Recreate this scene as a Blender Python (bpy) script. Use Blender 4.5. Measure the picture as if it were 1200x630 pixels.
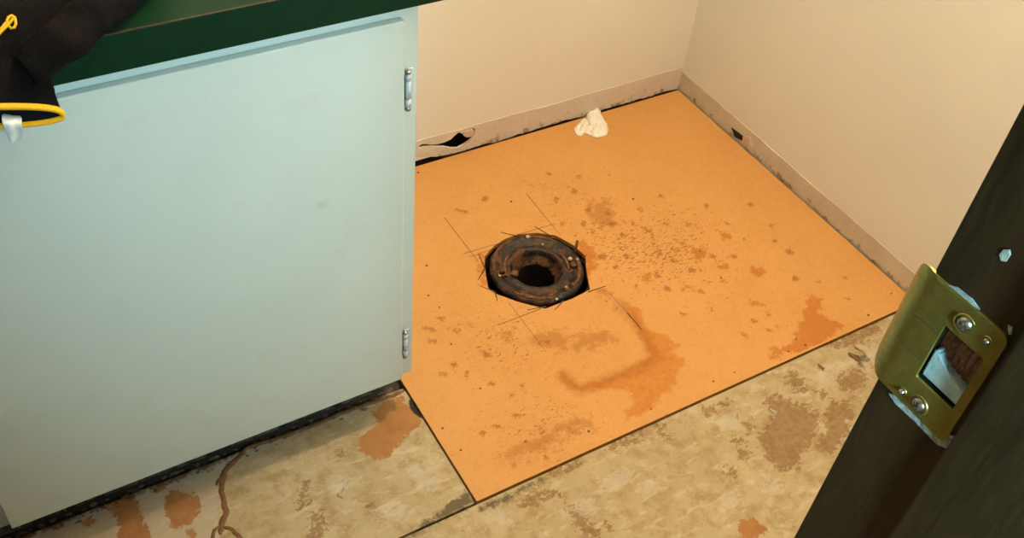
import bpy, bmesh, math, random
import numpy as np
from mathutils import Vector, Matrix, noise
from mathutils.geometry import delaunay_2d_cdt

for o in list(bpy.data.objects):
    bpy.data.objects.remove(o, do_unlink=True)
S = bpy.context.scene
COL = S.collection

# ------------------------------------------------------------------ camera
cam_d = bpy.data.cameras.new('camera')
cam = bpy.data.objects.new('camera', cam_d)
COL.objects.link(cam)
cam_d.sensor_width = 36.0
cam_d.lens = 36.0 * 1182.84 / 1200.0
cam_d.clip_start = 0.01
CR = Matrix(((0.8610816, 0.3038780, -0.4076723),
             (-0.5019206, 0.6362292, -0.5859080),
             (0.0813285, 0.7091337, 0.7003678)))
cam.matrix_world = Matrix.Translation((-1.39613, -1.42723, 1.29791)) @ CR.to_4x4()
S.camera = cam

# ------------------------------------------------------------------ world, light, exposure
W = bpy.data.worlds.new('world')
S.world = W
W.use_nodes = True
bg = W.node_tree.nodes['Background']
bg.inputs[0].default_value = (0.55, 0.80, 1.0, 1)
bg.inputs[1].default_value = 0.03
LAMP_POS = (-0.45, -0.58, 1.98)
LAMP_STRENGTH = 645.0
LAMP_COLOR = (1.0, 0.79, 0.53)
hl = bpy.data.lights.new('added_cool_spot', 'SPOT')   # added cool spot behind the camera, out of view, aimed at the vanity
hl.shadow_soft_size = 0.10
hl.spot_size = math.radians(54); hl.spot_blend = 1.0
hl.energy = 74.0
hl.color = (0.50, 0.88, 1.0)
hlo = bpy.data.objects.new('added_cool_spot', hl)
COL.objects.link(hlo)
hlo.location = (-1.24, -1.86, 1.24)
hlo.rotation_euler = (Vector((-1.00, -0.55, 0.62)) - Vector(hlo.location)).to_track_quat('-Z', 'Y').to_euler()
try:
    S.cycles.caustics_reflective = False
except Exception:
    pass
S.view_settings.view_transform = 'Standard'
S.view_settings.look = 'None'
S.view_settings.exposure = 0.0
S.view_settings.gamma = 1.0
S.view_settings.use_curve_mapping = False

# ------------------------------------------------------------------ helpers
def tag(o, label=None, cat=None, group=None, kind=None):
    if label: o['label'] = label
    if cat: o['category'] = cat
    if group: o['group'] = group
    if kind: o['kind'] = kind
    return o

def empty(name, loc=(0, 0, 0)):
    o = bpy.data.objects.new(name, None)
    o.empty_display_size = 0.05
    COL.objects.link(o)
    o.location = loc
    return o

def link(name, me, mat=None, parent=None, smooth=False):
    o = bpy.data.objects.new(name, me)
    COL.objects.link(o)
    if mat is not None: me.materials.append(mat)
    if smooth:
        for p in me.polygons: p.use_smooth = True
    if parent is not None:
        o.parent = parent
        o.matrix_parent_inverse = Matrix.Translation(-parent.location)
    return o

def from_bm(name, bm, mat=None, parent=None, smooth=False):
    me = bpy.data.meshes.new(name)
    bmesh.ops.recalc_face_normals(bm, faces=bm.faces[:])
    bm.to_mesh(me); bm.free()
    return link(name, me, mat, parent, smooth)

def box(bm, lo, hi, bevel=0.0, seg=2):
    m = Matrix.Translation([(a + b) / 2 for a, b in zip(lo, hi)]) @ Matrix.Diagonal([b - a for a, b in zip(lo, hi)] + [1])
    r = bmesh.ops.create_cube(bm, size=1.0, matrix=m)
    if bevel > 0:
        es = list({e for v in r['verts'] for e in v.link_edges})
        bmesh.ops.bevel(bm, geom=es, offset=bevel, segments=seg, affect='EDGES', profile=0.6)

def boxo(name, lo, hi, mat, parent=None, bevel=0.0, seg=2):
    bm = bmesh.new(); box(bm, lo, hi, bevel, seg)
    return from_bm(name, bm, mat, parent)

def sdf_poly(P, poly):
    """signed distance of points P (n,2) to a closed polygon, negative inside"""
    poly = np.asarray(poly, float)
    A = poly; B = np.roll(poly, -1, axis=0)
    dmin = np.full(len(P), 1e9); inside = np.zeros(len(P), bool)
    for a, b in zip(A, B):
        e = b - a; w = P - a
        t = np.clip((w @ e) / (e @ e + 1e-18), 0, 1)
        dd = w - t[:, None] * e
        dmin = np.minimum(dmin, (dd ** 2).sum(1))
        c = ((a[1] <= P[:, 1]) & (b[1] > P[:, 1])) | ((b[1] <= P[:, 1]) & (a[1] > P[:, 1]))
        x = a[0] + (P[:, 1] - a[1]) / ((b[1] - a[1]) if abs(b[1] - a[1]) > 1e-12 else 1e-12) * e[0]
        inside ^= c & (P[:, 0] < x)
    d = np.sqrt(dmin)
    return np.where(inside, -d, d)

def sdf_path(P, path):
    path = np.asarray(path, float)
    dmin = np.full(len(P), 1e9)
    for a, b in zip(path[:-1], path[1:]):
        e = b - a; w = P - a
        t = np.clip((w @ e) / (e @ e + 1e-18), 0, 1)
        dmin = np.minimum(dmin, ((w - t[:, None] * e) ** 2).sum(1))
    return np.sqrt(dmin)

def union(P, polys, far=0.05):
    d = np.full(len(P), far)
    for q in polys: d = np.minimum(d, sdf_poly(P, q))
    return d

def ell(c, rx, ry, ang=0.0, n=14):
    ca, sa = math.cos(ang), math.sin(ang)
    return [(c[0] + rx * math.cos(t) * ca - ry * math.sin(t) * sa,
             c[1] + rx * math.cos(t) * sa + ry * math.sin(t) * ca)
            for t in [2 * math.pi * k / n for k in range(n)]]

def attr(me, name, vals):
    a = me.attributes.new(name, 'FLOAT', 'POINT')
    a.data.foreach_set('value', np.asarray(vals, np.float32))

def slab_from_cdt(name, pts, outline, holes, z0, z1, mat, parent, fields=None):
    """a flat slab (top z1, bottom z0) with holes; extra pts refine the top for the colour fields"""
    verts = [Vector(p) for p in outline]; edges = [(i, (i + 1) % len(outline)) for i in range(len(outline))]
    for h in holes:
        s = len(verts); verts += [Vector(p) for p in h]
        edges += [(s + i, s + (i + 1) % len(h)) for i in range(len(h))]
    nb = len(verts)
    verts += [Vector(p) for p in pts]
    r = delaunay_2d_cdt(verts, edges, [], 0, 1e-6)
    V = np.array([(v.x, v.y) for v in r[0]]); F = [tuple(f) for f in r[2]]
    cen = np.array([V[list(f)].mean(0) for f in F])
    ok = sdf_poly(cen, outline) < 0
    for h in holes: ok &= sdf_poly(cen, h) > 0
    F = [f for f, k in zip(F, ok) if k]
    cnt = {}
    for f in F:
        for a, b in zip(f, f[1:] + f[:1]): cnt[(a, b)] = 1
    bnd = [e for e in cnt if (e[1], e[0]) not in cnt]
    n = len(V)
    used = sorted({a for e in bnd for a in e}); remap = {a: n + i for i, a in enumerate(used)}
    co = [(x, y, z1) for x, y in V] + [(V[a][0], V[a][1], z0) for a in used]
    faces = list(F) + [(b, a, remap[a], remap[b]) for a, b in bnd]
    me = bpy.data.meshes.new(name)
    me.from_pydata(co, [], faces); me.update()
    if fields:
        P = np.array([(c[0], c[1]) for c in co])
        for k, fn in fields.items(): attr(me, k, fn(P))
    return link(name, me, mat, parent)

def grid_slab(name, xs, ys, z0, z1, mat, parent, fields, relief=None):
    xs = np.asarray(xs); ys = np.asarray(ys); nx, ny = len(xs), len(ys)
    X, Y = np.meshgrid(xs, ys); P = np.stack([X.ravel(), Y.ravel()], 1)
    Z = np.full(len(P), z1)
    vals = {k: fn(P) for k, fn in fields.items()}
    if relief is not None: Z = Z + relief(vals, P)
    i = np.arange((nx - 1) * (ny - 1)); r = i // (nx - 1); c = i % (nx - 1); a = r * nx + c
    F = np.stack([a, a + 1, a + nx + 1, a + nx], 1).tolist()
    co = [(x, y, z) for (x, y), z in zip(P, Z)]
    ring = [k for k in range(nx)] + [k * nx + nx - 1 for k in range(1, ny)] + [(ny - 1) * nx + k for k in range(nx - 2, -1, -1)] + [k * nx for k in range(ny - 2, 0, -1)]
    base = len(co)
    co += [(P[k][0], P[k][1], z0) for k in ring]
    m = len(ring)
    F += [[ring[(j + 1) % m], ring[j], base + j, base + (j + 1) % m] for j in range(m)]
    me = bpy.data.meshes.new(name); me.from_pydata(co, [], F); me.update()
    for k, v in vals.items(): attr(me, k, np.concatenate([v, v[ring]]))
    return link(name, me, mat, parent)

def prism_xz(bm, outline, y0, y1):
    """extrude an (x, z) outline between two y values"""
    a = [bm.verts.new((x, y0, z)) for x, z in outline]; b = [bm.verts.new((x, y1, z)) for x, z in outline]
    n = len(outline)
    bm.faces.new(a); bm.faces.new(b[::-1])
    for i in range(n): bm.faces.new((a[i], b[i], b[(i + 1) % n], a[(i + 1) % n]))

def tube(bm, path, rad, seg=8, squash=1.0, up=Vector((0, 0, 1))):
    """round tube along a list of points; rad a number or list"""
    path = [Vector(p) for p in path]; n = len(path)
    R = rad if isinstance(rad, (list, tuple)) else [rad] * n
    rings = []
    for i, p in enumerate(path):
        t = (path[min(i + 1, n - 1)] - path[max(i - 1, 0)]).normalized()
        u = up if abs(t.dot(up)) < 0.95 else Vector((1, 0, 0))
        s = t.cross(u).normalized(); w = s.cross(t).normalized()
        rings.append([bm.verts.new(p + s * (R[i] * math.cos(2 * math.pi * k / seg)) + w * (R[i] * squash * math.sin(2 * math.pi * k / seg))) for k in range(seg)])
    for a, b in zip(rings, rings[1:]):
        for k in range(seg): bm.faces.new((a[k], a[(k + 1) % seg], b[(k + 1) % seg], b[k]))
    bm.faces.new(rings[0][::-1]); bm.faces.new(rings[-1])

def lathe(bm, prof, cx, cy, seg=48, jitter=0.0, seed=0):
    rnd = random.Random(seed); rings = []
    for r, z in prof:
        ring = []
        for k in range(seg):
            a = 2 * math.pi * k / seg
            p = Vector((math.cos(a) * 3, math.sin(a) * 3, r * 60 + z * 60 + seed))
            j = noise.noise(p * 1.7) * jitter
            j2 = noise.noise(p * 1.3 + Vector((9, 4, 2))) * jitter
            ring.append(bm.verts.new((cx + (r + j) * math.cos(a), cy + (r + j) * math.sin(a), z + j2)))
        rings.append(ring)
    for a, b in zip(rings, rings[1:]):
        for k in range(seg): bm.faces.new((a[k], a[(k + 1) % seg], b[(k + 1) % seg], b[k]))
    return rings

# ------------------------------------------------------------------ node material helper
class NM:
    def __init__(s, name, rough=0.6, spec=0.3, metal=0.0):
        s.m = bpy.data.materials.new(name); s.m.use_nodes = True
        s.t = s.m.node_tree; s.N = s.t.nodes; s.L = s.t.links
        s.b = s.N['Principled BSDF']
        s.b.inputs['Roughness'].default_value = rough
        s.b.inputs['Specular IOR Level'].default_value = spec
        s.b.inputs['Metallic'].default_value = metal
        s.geo = None
    def put(s, sock, v):
        if hasattr(v, 'is_output'): s.L.new(v, sock)
        elif isinstance(v, (tuple, list)) and len(v) == 3 and sock.type == 'RGBA': sock.default_value = (*v, 1)
        else: sock.default_value = v
    def pos(s):
        if s.geo is None:
            s.geo = s.N.new('ShaderNodeNewGeometry')
        return s.geo.outputs['Position']
    def mapping(s, scale, rot=(0, 0, 0)):
        n = s.N.new('ShaderNodeMapping'); s.L.new(s.pos(), n.inputs[0])
        n.inputs['Scale'].default_value = scale; n.inputs['Rotation'].default_value = rot
        return n.outputs[0]
    def noise(s, scale, detail=4, rough=0.55, vec=None, dist=0.0):
        n = s.N.new('ShaderNodeTexNoise')
        s.L.new(vec if vec is not None else s.pos(), n.inputs['Vector'])
        n.inputs['Scale'].default_value = scale; n.inputs['Detail'].default_value = detail
        n.inputs['Roughness'].default_value = rough; n.inputs['Distortion'].default_value = dist
        return n.outputs['Fac']
    def attr(s, name):
        n = s.N.new('ShaderNodeAttribute'); n.attribute_name = name
        return n.outputs['Fac']
    def math(s, op, a, b=0.0, c=None):
        n = s.N.new('ShaderNodeMath'); n.operation = op
        s.put(n.inputs[0], a); s.put(n.inputs[1], b)
        if c is not None: s.put(n.inputs[2], c)
        return n.outputs[0]
    def ramp(s, v, lo, hi, o0=0.0, o1=1.0):
        n = s.N.new('ShaderNodeMapRange'); n.clamp = True
        s.put(n.inputs[0], v)
        for i, x in zip((1, 2, 3, 4), (lo, hi, o0, o1)): s.put(n.inputs[i], x)
        return n.outputs[0]
    def mix(s, f, a, b):
        n = s.N.new('ShaderNodeMix'); n.data_type = 'RGBA'
        s.put(n.inputs[0], f); s.put(n.inputs[6], a); s.put(n.inputs[7], b)
        return n.outputs[2]
    def color(s, c, k=1.0):
        if k != 1.0:
            n = s.N.new('ShaderNodeHueSaturation'); n.inputs['Value'].default_value = k
            s.put(n.inputs['Color'], c); c = n.outputs[0]
        s.put(s.b.inputs['Base Color'], c); return s
    def roughness(s, v): s.put(s.b.inputs['Roughness'], v); return s
    def bump(s, h, strength=0.3, dist=0.001):
        n = s.N.new('ShaderNodeBump'); n.inputs['Strength'].default_value = strength
        n.inputs['Distance'].default_value = dist
        s.L.new(h, n.inputs['Height']); s.L.new(n.outputs[0], s.b.inputs['Normal']); return s

def simple(name, c1, c2, scale=40, rough=0.6, spec=0.3, metal=0.0, bump=0.15, bdist=0.001, detail=5):
    m = NM(name, rough, spec, metal)
    f = m.noise(scale, detail)
    m.color(m.mix(m.ramp(f, 0.3, 0.7), c1, c2))
    if bump: m.bump(m.noise(scale * 3, 4), bump, bdist)
    return m.m

# ------------------------------------------------------------------ materials
M = {}
m = NM('wall_paint', 0.7, 0.2)
f = m.noise(5, 3)
m.color(m.mix(m.ramp(f, .3, .7), (.79, .785, .735), (.83, .82, .775)), .86)
m.bump(m.noise(420, 3), 0.22, 0.0012)
M['wall'] = m.m

def dirty(name, c_clean, c_clean2, c_dirt, seedv, zdirt):
    m = NM(name, 0.85, 0.15)
    sep = m.N.new('ShaderNodeSeparateXYZ'); m.L.new(m.pos(), sep.inputs[0])
    z = sep.outputs[2]
    n1 = m.noise(14 + seedv, 5); n2 = m.noise(55, 6, .65); n3 = m.noise(160, 4)
    base = m.mix(m.ramp(n1, .4, .62), c_clean, c_clean2)
    base = m.mix(m.math('MULTIPLY', m.ramp(n3, .5, .75), .25), base, (.38, .29, .20))
    hz = m.ramp(z, 0.0, zdirt, 0.24, 0.0)
    k = m.ramp(m.math('ADD', n2, hz), .68, .80)
    base = m.mix(m.math('MULTIPLY', k, .85), base, c_dirt)
    m.color(base, .84)
    m.bump(n2, .4, .002)
    return m.m
M['band_back'] = dirty('bare_wallboard_back', (.68, .615, .585), (.72, .65, .55), (.24, .15, .085), 0, .035)
M['band_right'] = dirty('bare_wallboard_right', (.62, .55, .45), (.70, .63, .51), (.22, .15, .085), 2, .03)
M['cavity'] = simple('dark_cavity', (.010, .008, .006), (.02, .014, .01), 30)
M['torn_paper'] = simple('torn_wallboard_paper', (.62, .50, .40), (.50, .38, .28), 60, .9)
M['flap_paper'] = simple('lifted_backing_paper', (.34, .28, .19), (.44, .37, .26), 60, .9)
M['subfloor'] = simple('dark_subfloor', (.030, .022, .016), (.06, .045, .03), 20, .9)

# hardboard: orange pressed board, water stain, rust splatter, brown smears
m = NM('hardboard', 0.62, 0.25)
fine = m.noise(620, 3, .6); mid = m.noise(70, 5); big = m.noise(6, 4)
c = m.mix(m.ramp(fine, .32, .68), (.63, .300, .085), (.77, .400, .130))
c = m.mix(m.math('MULTIPLY', m.ramp(mid, .45, .7), .35), c, (.58, .28, .085))
c = m.mix(m.math('MULTIPLY', m.ramp(m.noise(260, 4, .7), .52, .72), .40), c, (.46, .20, .050))
c = m.mix(m.math('MULTIPLY', m.ramp(big, .35, .65), .30), c, (.80, .43, .15))
warp = m.math('MULTIPLY', m.math('SUBTRACT', m.noise(60, 7, .66), .5), .036)
st = m.math('ADD', m.attr('stain_sdf'), warp)
c = m.mix(m.math('MULTIPLY', m.ramp(st, .002, -.006), .78), c, m.mix(m.ramp(m.noise(130, 5, .65), .35, .65), (.52, .165, .012), (.64, .25, .035)))
core = m.ramp(m.math('ADD', m.attr('core_dist'), m.math('MULTIPLY', m.math('SUBTRACT', m.noise(95, 7, .72), .5), .034)), .019, -.004)
c = m.mix(m.math('MULTIPLY', core, .56), c, (.36, .095, .008))
ru = m.ramp(m.math('ADD', m.attr('rust_sdf'), m.math('MULTIPLY', m.math('SUBTRACT', m.noise(75, 6, .68), .5), .055)), .003, -.004)
c = m.mix(m.math('MULTIPLY', ru, .74), c, (.52, .160, .016))
smv = m.math('ADD', m.attr('smear_sdf'), m.math('MULTIPLY', m.math('SUBTRACT', m.noise(60, 7, .72), .5), .11))
c = m.mix(m.math('MULTIPLY', m.ramp(smv, .006, -.012), .62), c, (.44, .165, .026))
sp = m.ramp(m.math('ADD', m.attr('spot_sdf'), m.math('MULTIPLY', m.math('SUBTRACT', m.noise(190, 6, .75), .5), .030)), .0014, -.0020)
c = m.mix(m.math('MULTIPLY', sp, .72), c, (.33, .112, .020))
spk_v = m.mapping((1.0, 2.1, 1.0), (0, 0, math.radians(-38)))
spk = m.math('ADD', m.noise(120, 4, .6, spk_v), m.math('MULTIPLY', m.attr('splatter'), .165))
c = m.mix(m.math('MULTIPLY', m.ramp(spk, .68, .73), .78), c, (.33, .115, .022))
spk2 = m.math('ADD', m.noise(300, 2, .5), m.math('MULTIPLY', m.attr('splatter'), .06))
c = m.mix(m.math('MULTIPLY', m.ramp(spk2, .73, .77), .5), c, (.25, .12, .04))
m.color(c, .70)
m.bump(m.math('ADD', fine, mid), .12, .0006)
M['hardboard'] = m.m

# scraped vinyl backing: beige felt, brown/orange scraped patches, pale residue
m = NM('vinyl_backing', 0.75, 0.25)
n1 = m.noise(9, 5, .6); n2 = m.noise(34, 6, .65); n3 = m.noise(130, 5, .6); n4 = m.noise(420, 3)
c = m.mix(m.ramp(n1, .36, .64), (.47, .37, .205), (.56, .455, .28))
c = m.mix(m.math('MULTIPLY', m.ramp(n2, .47, .64), .7), c, (.36, .235, .10))
streak = m.noise(26, 6, .68, m.mapping((1.0, 2.4, 1.0), (0, 0, math.radians(25))), .6)
c = m.mix(m.math('MULTIPLY', m.ramp(streak, .53, .66), .68), c, (.66, .57, .42))
c = m.mix(m.math('MULTIPLY', m.ramp(n3, .64, .74), .4), c, (.24, .14, .055))
c = m.mix(m.math('MULTIPLY', m.ramp(n4, .3, .7), .10), c, (.25, .19, .10))
w1 = m.math('MULTIPLY', m.math('SUBTRACT', m.noise(75, 8, .74, m.mapping((1, 1.7, 1), (0, 0, math.radians(-50))), .4), .5), .098)
w2 = m.math('MULTIPLY', m.math('SUBTRACT', m.noise(80, 8, .74), .5), .042)
pale = m.ramp(m.math('ADD', m.attr('pale_sdf'), w1), .002, -.004)
c = m.mix(m.math('MULTIPLY', pale, .5), c, (.60, .54, .44))
peel = m.ramp(m.math('ADD', m.attr('peel_sdf'), w1), .0008, -.0012)
c = m.mix(m.math('MULTIPLY', peel, .78), c, m.mix(m.ramp(n3, .35, .65), (.235, .125, .048), (.33, .195, .085)))
orange = m.ramp(m.math('ADD', m.attr('orange_sdf'), w2), .0008, -.0012)
c = m.mix(m.math('MULTIPLY', orange, .92), c, m.mix(m.ramp(n2, .35, .65), (.38, .155, .040), (.48, .225, .070)))
dark = m.ramp(m.math('ADD', m.attr('dark_sdf'), w2), .003, -.004)
c = m.mix(m.math('MULTIPLY', dark, .8), c, (.085, .06, .035))
blk = m.ramp(m.math('ADD', m.attr('black_sdf'), m.math('MULTIPLY', w2, .35)), .001, -.001)
c = m.mix(m.math('MULTIPLY', blk, .95), c, (.012, .013, .015))
m.color(c, .70)
h = m.math('SUBTRACT', m.math('ADD', n2, m.math('MULTIPLY', n3, .5)), m.math('MULTIPLY', m.math('ADD', peel, orange), .35))
m.bump(h, .35, .0016)
M['vinyl'] = m.m

M['kerf'] = simple('saw_kerf_dark', (.03, .016, .008), (.07, .035, .015), 200, .9)
M['pencil'] = simple('pencil_graphite', (.10, .065, .05), (.17, .10, .06), 300, .7)
M['nail'] = simple('dark_nail_steel', (.05, .04, .04), (.12, .09, .08), 300, .5, .5, .6)
M['glue'] = simple('brown_glue', (.12, .055, .022), (.20, .10, .045), 120, .7)
M['debris'] = simple('grey_brown_debris', (.05, .035, .022), (.22, .17, .12), 60, .9)

m = NM('rusty_cast_iron', 0.55, 0.4, 0.0)
n1 = m.noise(42, 6, .62); n2 = m.noise(190, 5, .6)
c = m.mix(m.ramp(n1, .49, .57), (.0055, .0040, .0035), (.085, .033, .011))
c = m.mix(m.math('MULTIPLY', m.ramp(n2, .55, .7), .6), c, (.11, .046, .016))
c = m.mix(m.ramp(n2, .73, .77), c, (.34, .28, .21))
m.color(c); m.roughness(m.ramp(n1, .35, .65, .35, .75)); m.bump(m.math('ADD', n1, n2), .6, .003)
M['iron'] = m.m
M['rust'] = simple('flaky_rust', (.035, .015, .007), (.165, .065, .020), 110, .6, .4, 0, .7, .002)
M['bolt'] = simple('rusty_bolt', (.12, .055, .02), (.20, .10, .035), 200, .6, .4)
M['pipe'] = simple('black_pipe_wall', (.006, .005, .005), (.016, .011, .008), 60, .6, .3)
M['wax'] = simple('old_wax', (.36, .29, .16), (.46, .38, .23), 200, .5, .4)

m = NM('vanity_paint', 0.42, 0.35)
n1 = m.noise(4, 4); n2 = m.noise(26, 4)
c = m.mix(m.ramp(n1, .35, .65), (.66, .745, .70), (.71, .79, .745))
c = m.mix(m.math('MULTIPLY', m.ramp(n2, .60, .72), .18), c, (.60, .60, .50))
vp = m.N.new('ShaderNodeVectorMath'); vp.operation = 'DISTANCE'; m.L.new(m.mapping((1, 1, 1.5)), vp.inputs[0]); vp.inputs[1].default_value = (-1.0726, -.549, 0.7226)
sc = m.ramp(m.math('ADD', vp.outputs['Value'], m.math('MULTIPLY', m.math('SUBTRACT', m.noise(120, 5), .5), .02)), .012, .003)
c = m.mix(m.math('MULTIPLY', sc, .22), c, (.30, .28, .22))
m.color(c, .74)
m.bump(m.math('ADD', m.noise(60, 5), m.math('MULTIPLY', m.noise(330, 3), .6)), .16, .0010)
M['vanity'] = m.m
M['cabinet_inside'] = simple('cabinet_inside', (.20, .16, .11), (.28, .22, .15), 30, .8)
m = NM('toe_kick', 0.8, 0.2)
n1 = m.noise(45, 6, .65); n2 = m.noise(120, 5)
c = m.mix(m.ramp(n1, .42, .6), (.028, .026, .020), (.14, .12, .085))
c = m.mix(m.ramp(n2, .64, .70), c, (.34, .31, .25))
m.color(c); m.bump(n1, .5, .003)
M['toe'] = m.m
M['steel'] = simple('hinge_steel', (.40, .40, .39), (.52, .52, .50), 200, .33, .5, 1.0, .05)
M['hinge_paint'] = simple('hinge_paint', (.40, .48, .52), (.48, .55, .57), 150, .35, .4)
M['hinge_shadow'] = simple('hinge_shadow', (.07, .09, .09), (.11, .13, .13), 150, .7)

m = NM('green_laminate', 0.5, 0.12)
n1 = m.noise(60, 5, .6); n2 = m.noise(700, 2)
c = m.mix(m.ramp(n1, .3, .7), (.0012, .017, .0065), (.0025, .023, .009))
m.color(m.mix(m.math('MULTIPLY', m.ramp(n2, .55, .7), .3), c, (.004, .028, .011)))
m.bump(n2, .08, .0005)
M['laminate'] = m.m
M['laminate_edge'] = simple('laminate_seam', (.035, .022, .008), (.06, .035, .013), 200, .6)

m = NM('black_glove_fabric', 0.95, 0.1)
n1 = m.noise(24, 4); n2 = m.noise(600, 2)
c = m.mix(m.ramp(n1, .40, .66), (.0025, .0022, .0023), (.0065, .0040, .0032))
m.color(m.mix(m.math('MULTIPLY', m.ramp(n2, .45, .7), .4), c, (.009, .0065, .0055)))
m.bump(m.math('ADD', n2, m.math('MULTIPLY', m.noise(45, 5), 2.0)), .5, .0016)
M['glove'] = m.m
M['glove_inside'] = simple('glove_lining', (.004, .004, .005), (.008, .007, .008), 200, .95, .1)
M['yellow'] = simple('yellow_trim', (.58, .29, .008), (.68, .36, .012), 350, .7, .2, 0, .3)
M['tag'] = simple('white_fabric_tag', (.56, .60, .58), (.68, .70, .66), 150, .8)

m = NM('dark_stained_wood', 0.42, 0.35)
v = m.mapping((9, 9, 1.0))
g1 = m.noise(9, 6, .6, v, .6); g2 = m.noise(50, 5, .6, v)
c = m.mix(m.ramp(g1, .35, .68), (.012, .0085, .003), (.026, .0155, .005))
c = m.mix(m.math('MULTIPLY', m.ramp(g2, .5, .72), .55), c, (.046, .026, .008))
m.color(c); m.bump(g2, .22, .0006); m.roughness(m.ramp(g1, .3, .7, .36, .55))
M['wood'] = m.m
M['raw_wood'] = simple('splintered_wood', (.16, .085, .05), (.32, .19, .13), 260, .85, .2, 0, .7, .002)
M['putty'] = simple('pale_blue_putty', (.38, .58, .62), (.50, .70, .73), 240, .9, .1, 0, .4)
M['residue'] = simple('chipped_pale_paint', (.10, .14, .14), (.42, .52, .50), 320, .8, .2, 0, .5)

m = NM('aged_brass', 0.34, 0.5, 0.85)
n1 = m.noise(120, 4); n2 = m.noise(500, 4)
c = m.mix(m.ramp(n1, .35, .65), (.30, .27, .060), (.38, .34, .085))
m.color(m.mix(m.math('MULTIPLY', m.ramp(n2, .5, .7), .35), c, (.18, .18, .045)))
m.roughness(m.ramp(n2, .3, .7, .28, .42)); m.bump(n2, .05, .0003)
M['brass'] = m.m
M['screw'] = simple('worn_screw_steel', (.30, .29, .24), (.48, .46, .40), 300, .3, .5, 1.0, .1)
M['screw_slot'] = simple('screw_recess', (.03, .03, .025), (.06, .055, .045), 300, .7)
m = NM('tissue', 0.95, 0.05)
m.color(m.mix(m.ramp(m.noise(60, 4), .3, .7), (.66, .64, .58), (.74, .72, .66)))
m.bump(m.noise(260, 5), .4, .001)
M['tissue'] = m.m
m = NM('lamp_glass', .5)
m.color((.9, .85, .75)); m.put(m.b.inputs['Emission Color'], LAMP_COLOR); m.b.inputs['Emission Strength'].default_value = LAMP_STRENGTH
M['lamp'] = m.m
M['white_metal'] = simple('white_enamel', (.75, .74, .70), (.80, .79, .75), 60, .4)

# ------------------------------------------------------------------ the setting
XB, YB = -0.9362, -0.744        # edges of the loose board
ZB = 0.003                      # its top
XJ, YJ = -1.0907, -1.279        # door jamb face and its room-side edge
rnd = random.Random(7)

FX, FY = (-0.5993, -0.3608)
floor = slab_from_cdt('floor', [], [(-2.0, -2.6), (.10, -2.6), (.10, .10), (-2.0, .10)], [ell((FX, FY), .098, .098, 0, 28)], -.05, -.012, M['subfloor'], None)
bm = bmesh.new(); lathe(bm, [(.10, -.049), (.10, -.20), (.001, -.20)], FX, FY, 28)
from_bm('floor_void', bm, M['cavity'], floor)
tag(floor, 'scraped bathroom floor with torn beige vinyl backing', 'floor', kind='structure')

# back wall with the broken hole near the vanity
hole_bw = [(-0.6641, 0.0434), (-0.6595, 0.0505), (-0.6501, 0.0506), (-0.6346, 0.0436), (-0.6211, 0.0403), (-0.6056, 0.0397), (-0.5901, 0.0424), (-0.5807, 0.0503), (-0.5722, 0.0552), (-0.5650, 0.0497), (-0.5586, 0.0401), (-0.5466, 0.0386), (-0.5400, 0.0441), (-0.5384, 0.0501), (-0.5417, 0.0565), (-0.5356, 0.0536), (-0.5332, 0.0464), (-0.5356, 0.0384), (-0.5421, 0.0295), (-0.5517, 0.0227), (-0.5595, 0.0196), (-0.5731, 0.0152), (-0.5892, 0.0203), (-0.6052, 0.0294), (-0.6209, 0.0349), (-0.6345, 0.0397), (-0.6499, 0.0431)]
def wall_xz(name, outline, holes, y_front, y_back, mat, parent=None):
    o = slab_from_cdt(name, [], outline, holes, 0.0, y_back - y_front, mat, parent)
    for v in o.data.vertices:
        x, zz, dep = v.co
        v.co = (x, y_back - dep, zz)
    return o
wb = wall_xz('wall_back', [(-2.0, 0.012), (0.12, 0.012), (0.12, 2.3), (-2.0, 2.3)], [hole_bw], 0.0, 0.003, M['wall'])
tag(wb, 'cream painted back wall with a broken hole near its base', 'wall', kind='structure')
boxo('cavity_backing', (-2.0, 0.06, -0.05), (0.12, 0.10, 2.3), M['cavity'], wb)  # added near-black backing that stops light and keeps the hole dark
wr = boxo('wall_right', (0.0, -2.6, -0.05), (0.12, 0.0, 2.3), M['wall'])
tag(wr, 'cream painted right wall with fine textured paint', 'wall', kind='structure')
wl = boxo('wall_left', (-2.1, -2.6, -0.05), (-2.0, 0.1, 2.3), M['wall'])
tag(wl, 'cream painted left wall beyond the vanity', 'wall', kind='structure')
ce = boxo('ceiling', (-2.1, -2.6, 2.3), (0.12, 0.1, 2.36), M['wall'])
tag(ce, 'plain cream painted ceiling above the small bathroom', 'ceiling', kind='structure')
bm = bmesh.new()
box(bm, (-1.07, -1.395, -0.05), (0.0, -1.287, 2.3))
box(bm, (-2.0, -1.395, -0.05), (-1.85, -1.287, 2.3))
box(bm, (-1.85, -1.395, 2.05), (-1.07, -1.287, 2.3))
wf = from_bm('wall_front', bm, M['wall'])
tag(wf, 'cream painted wall around the doorway', 'wall', kind='structure')

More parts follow.
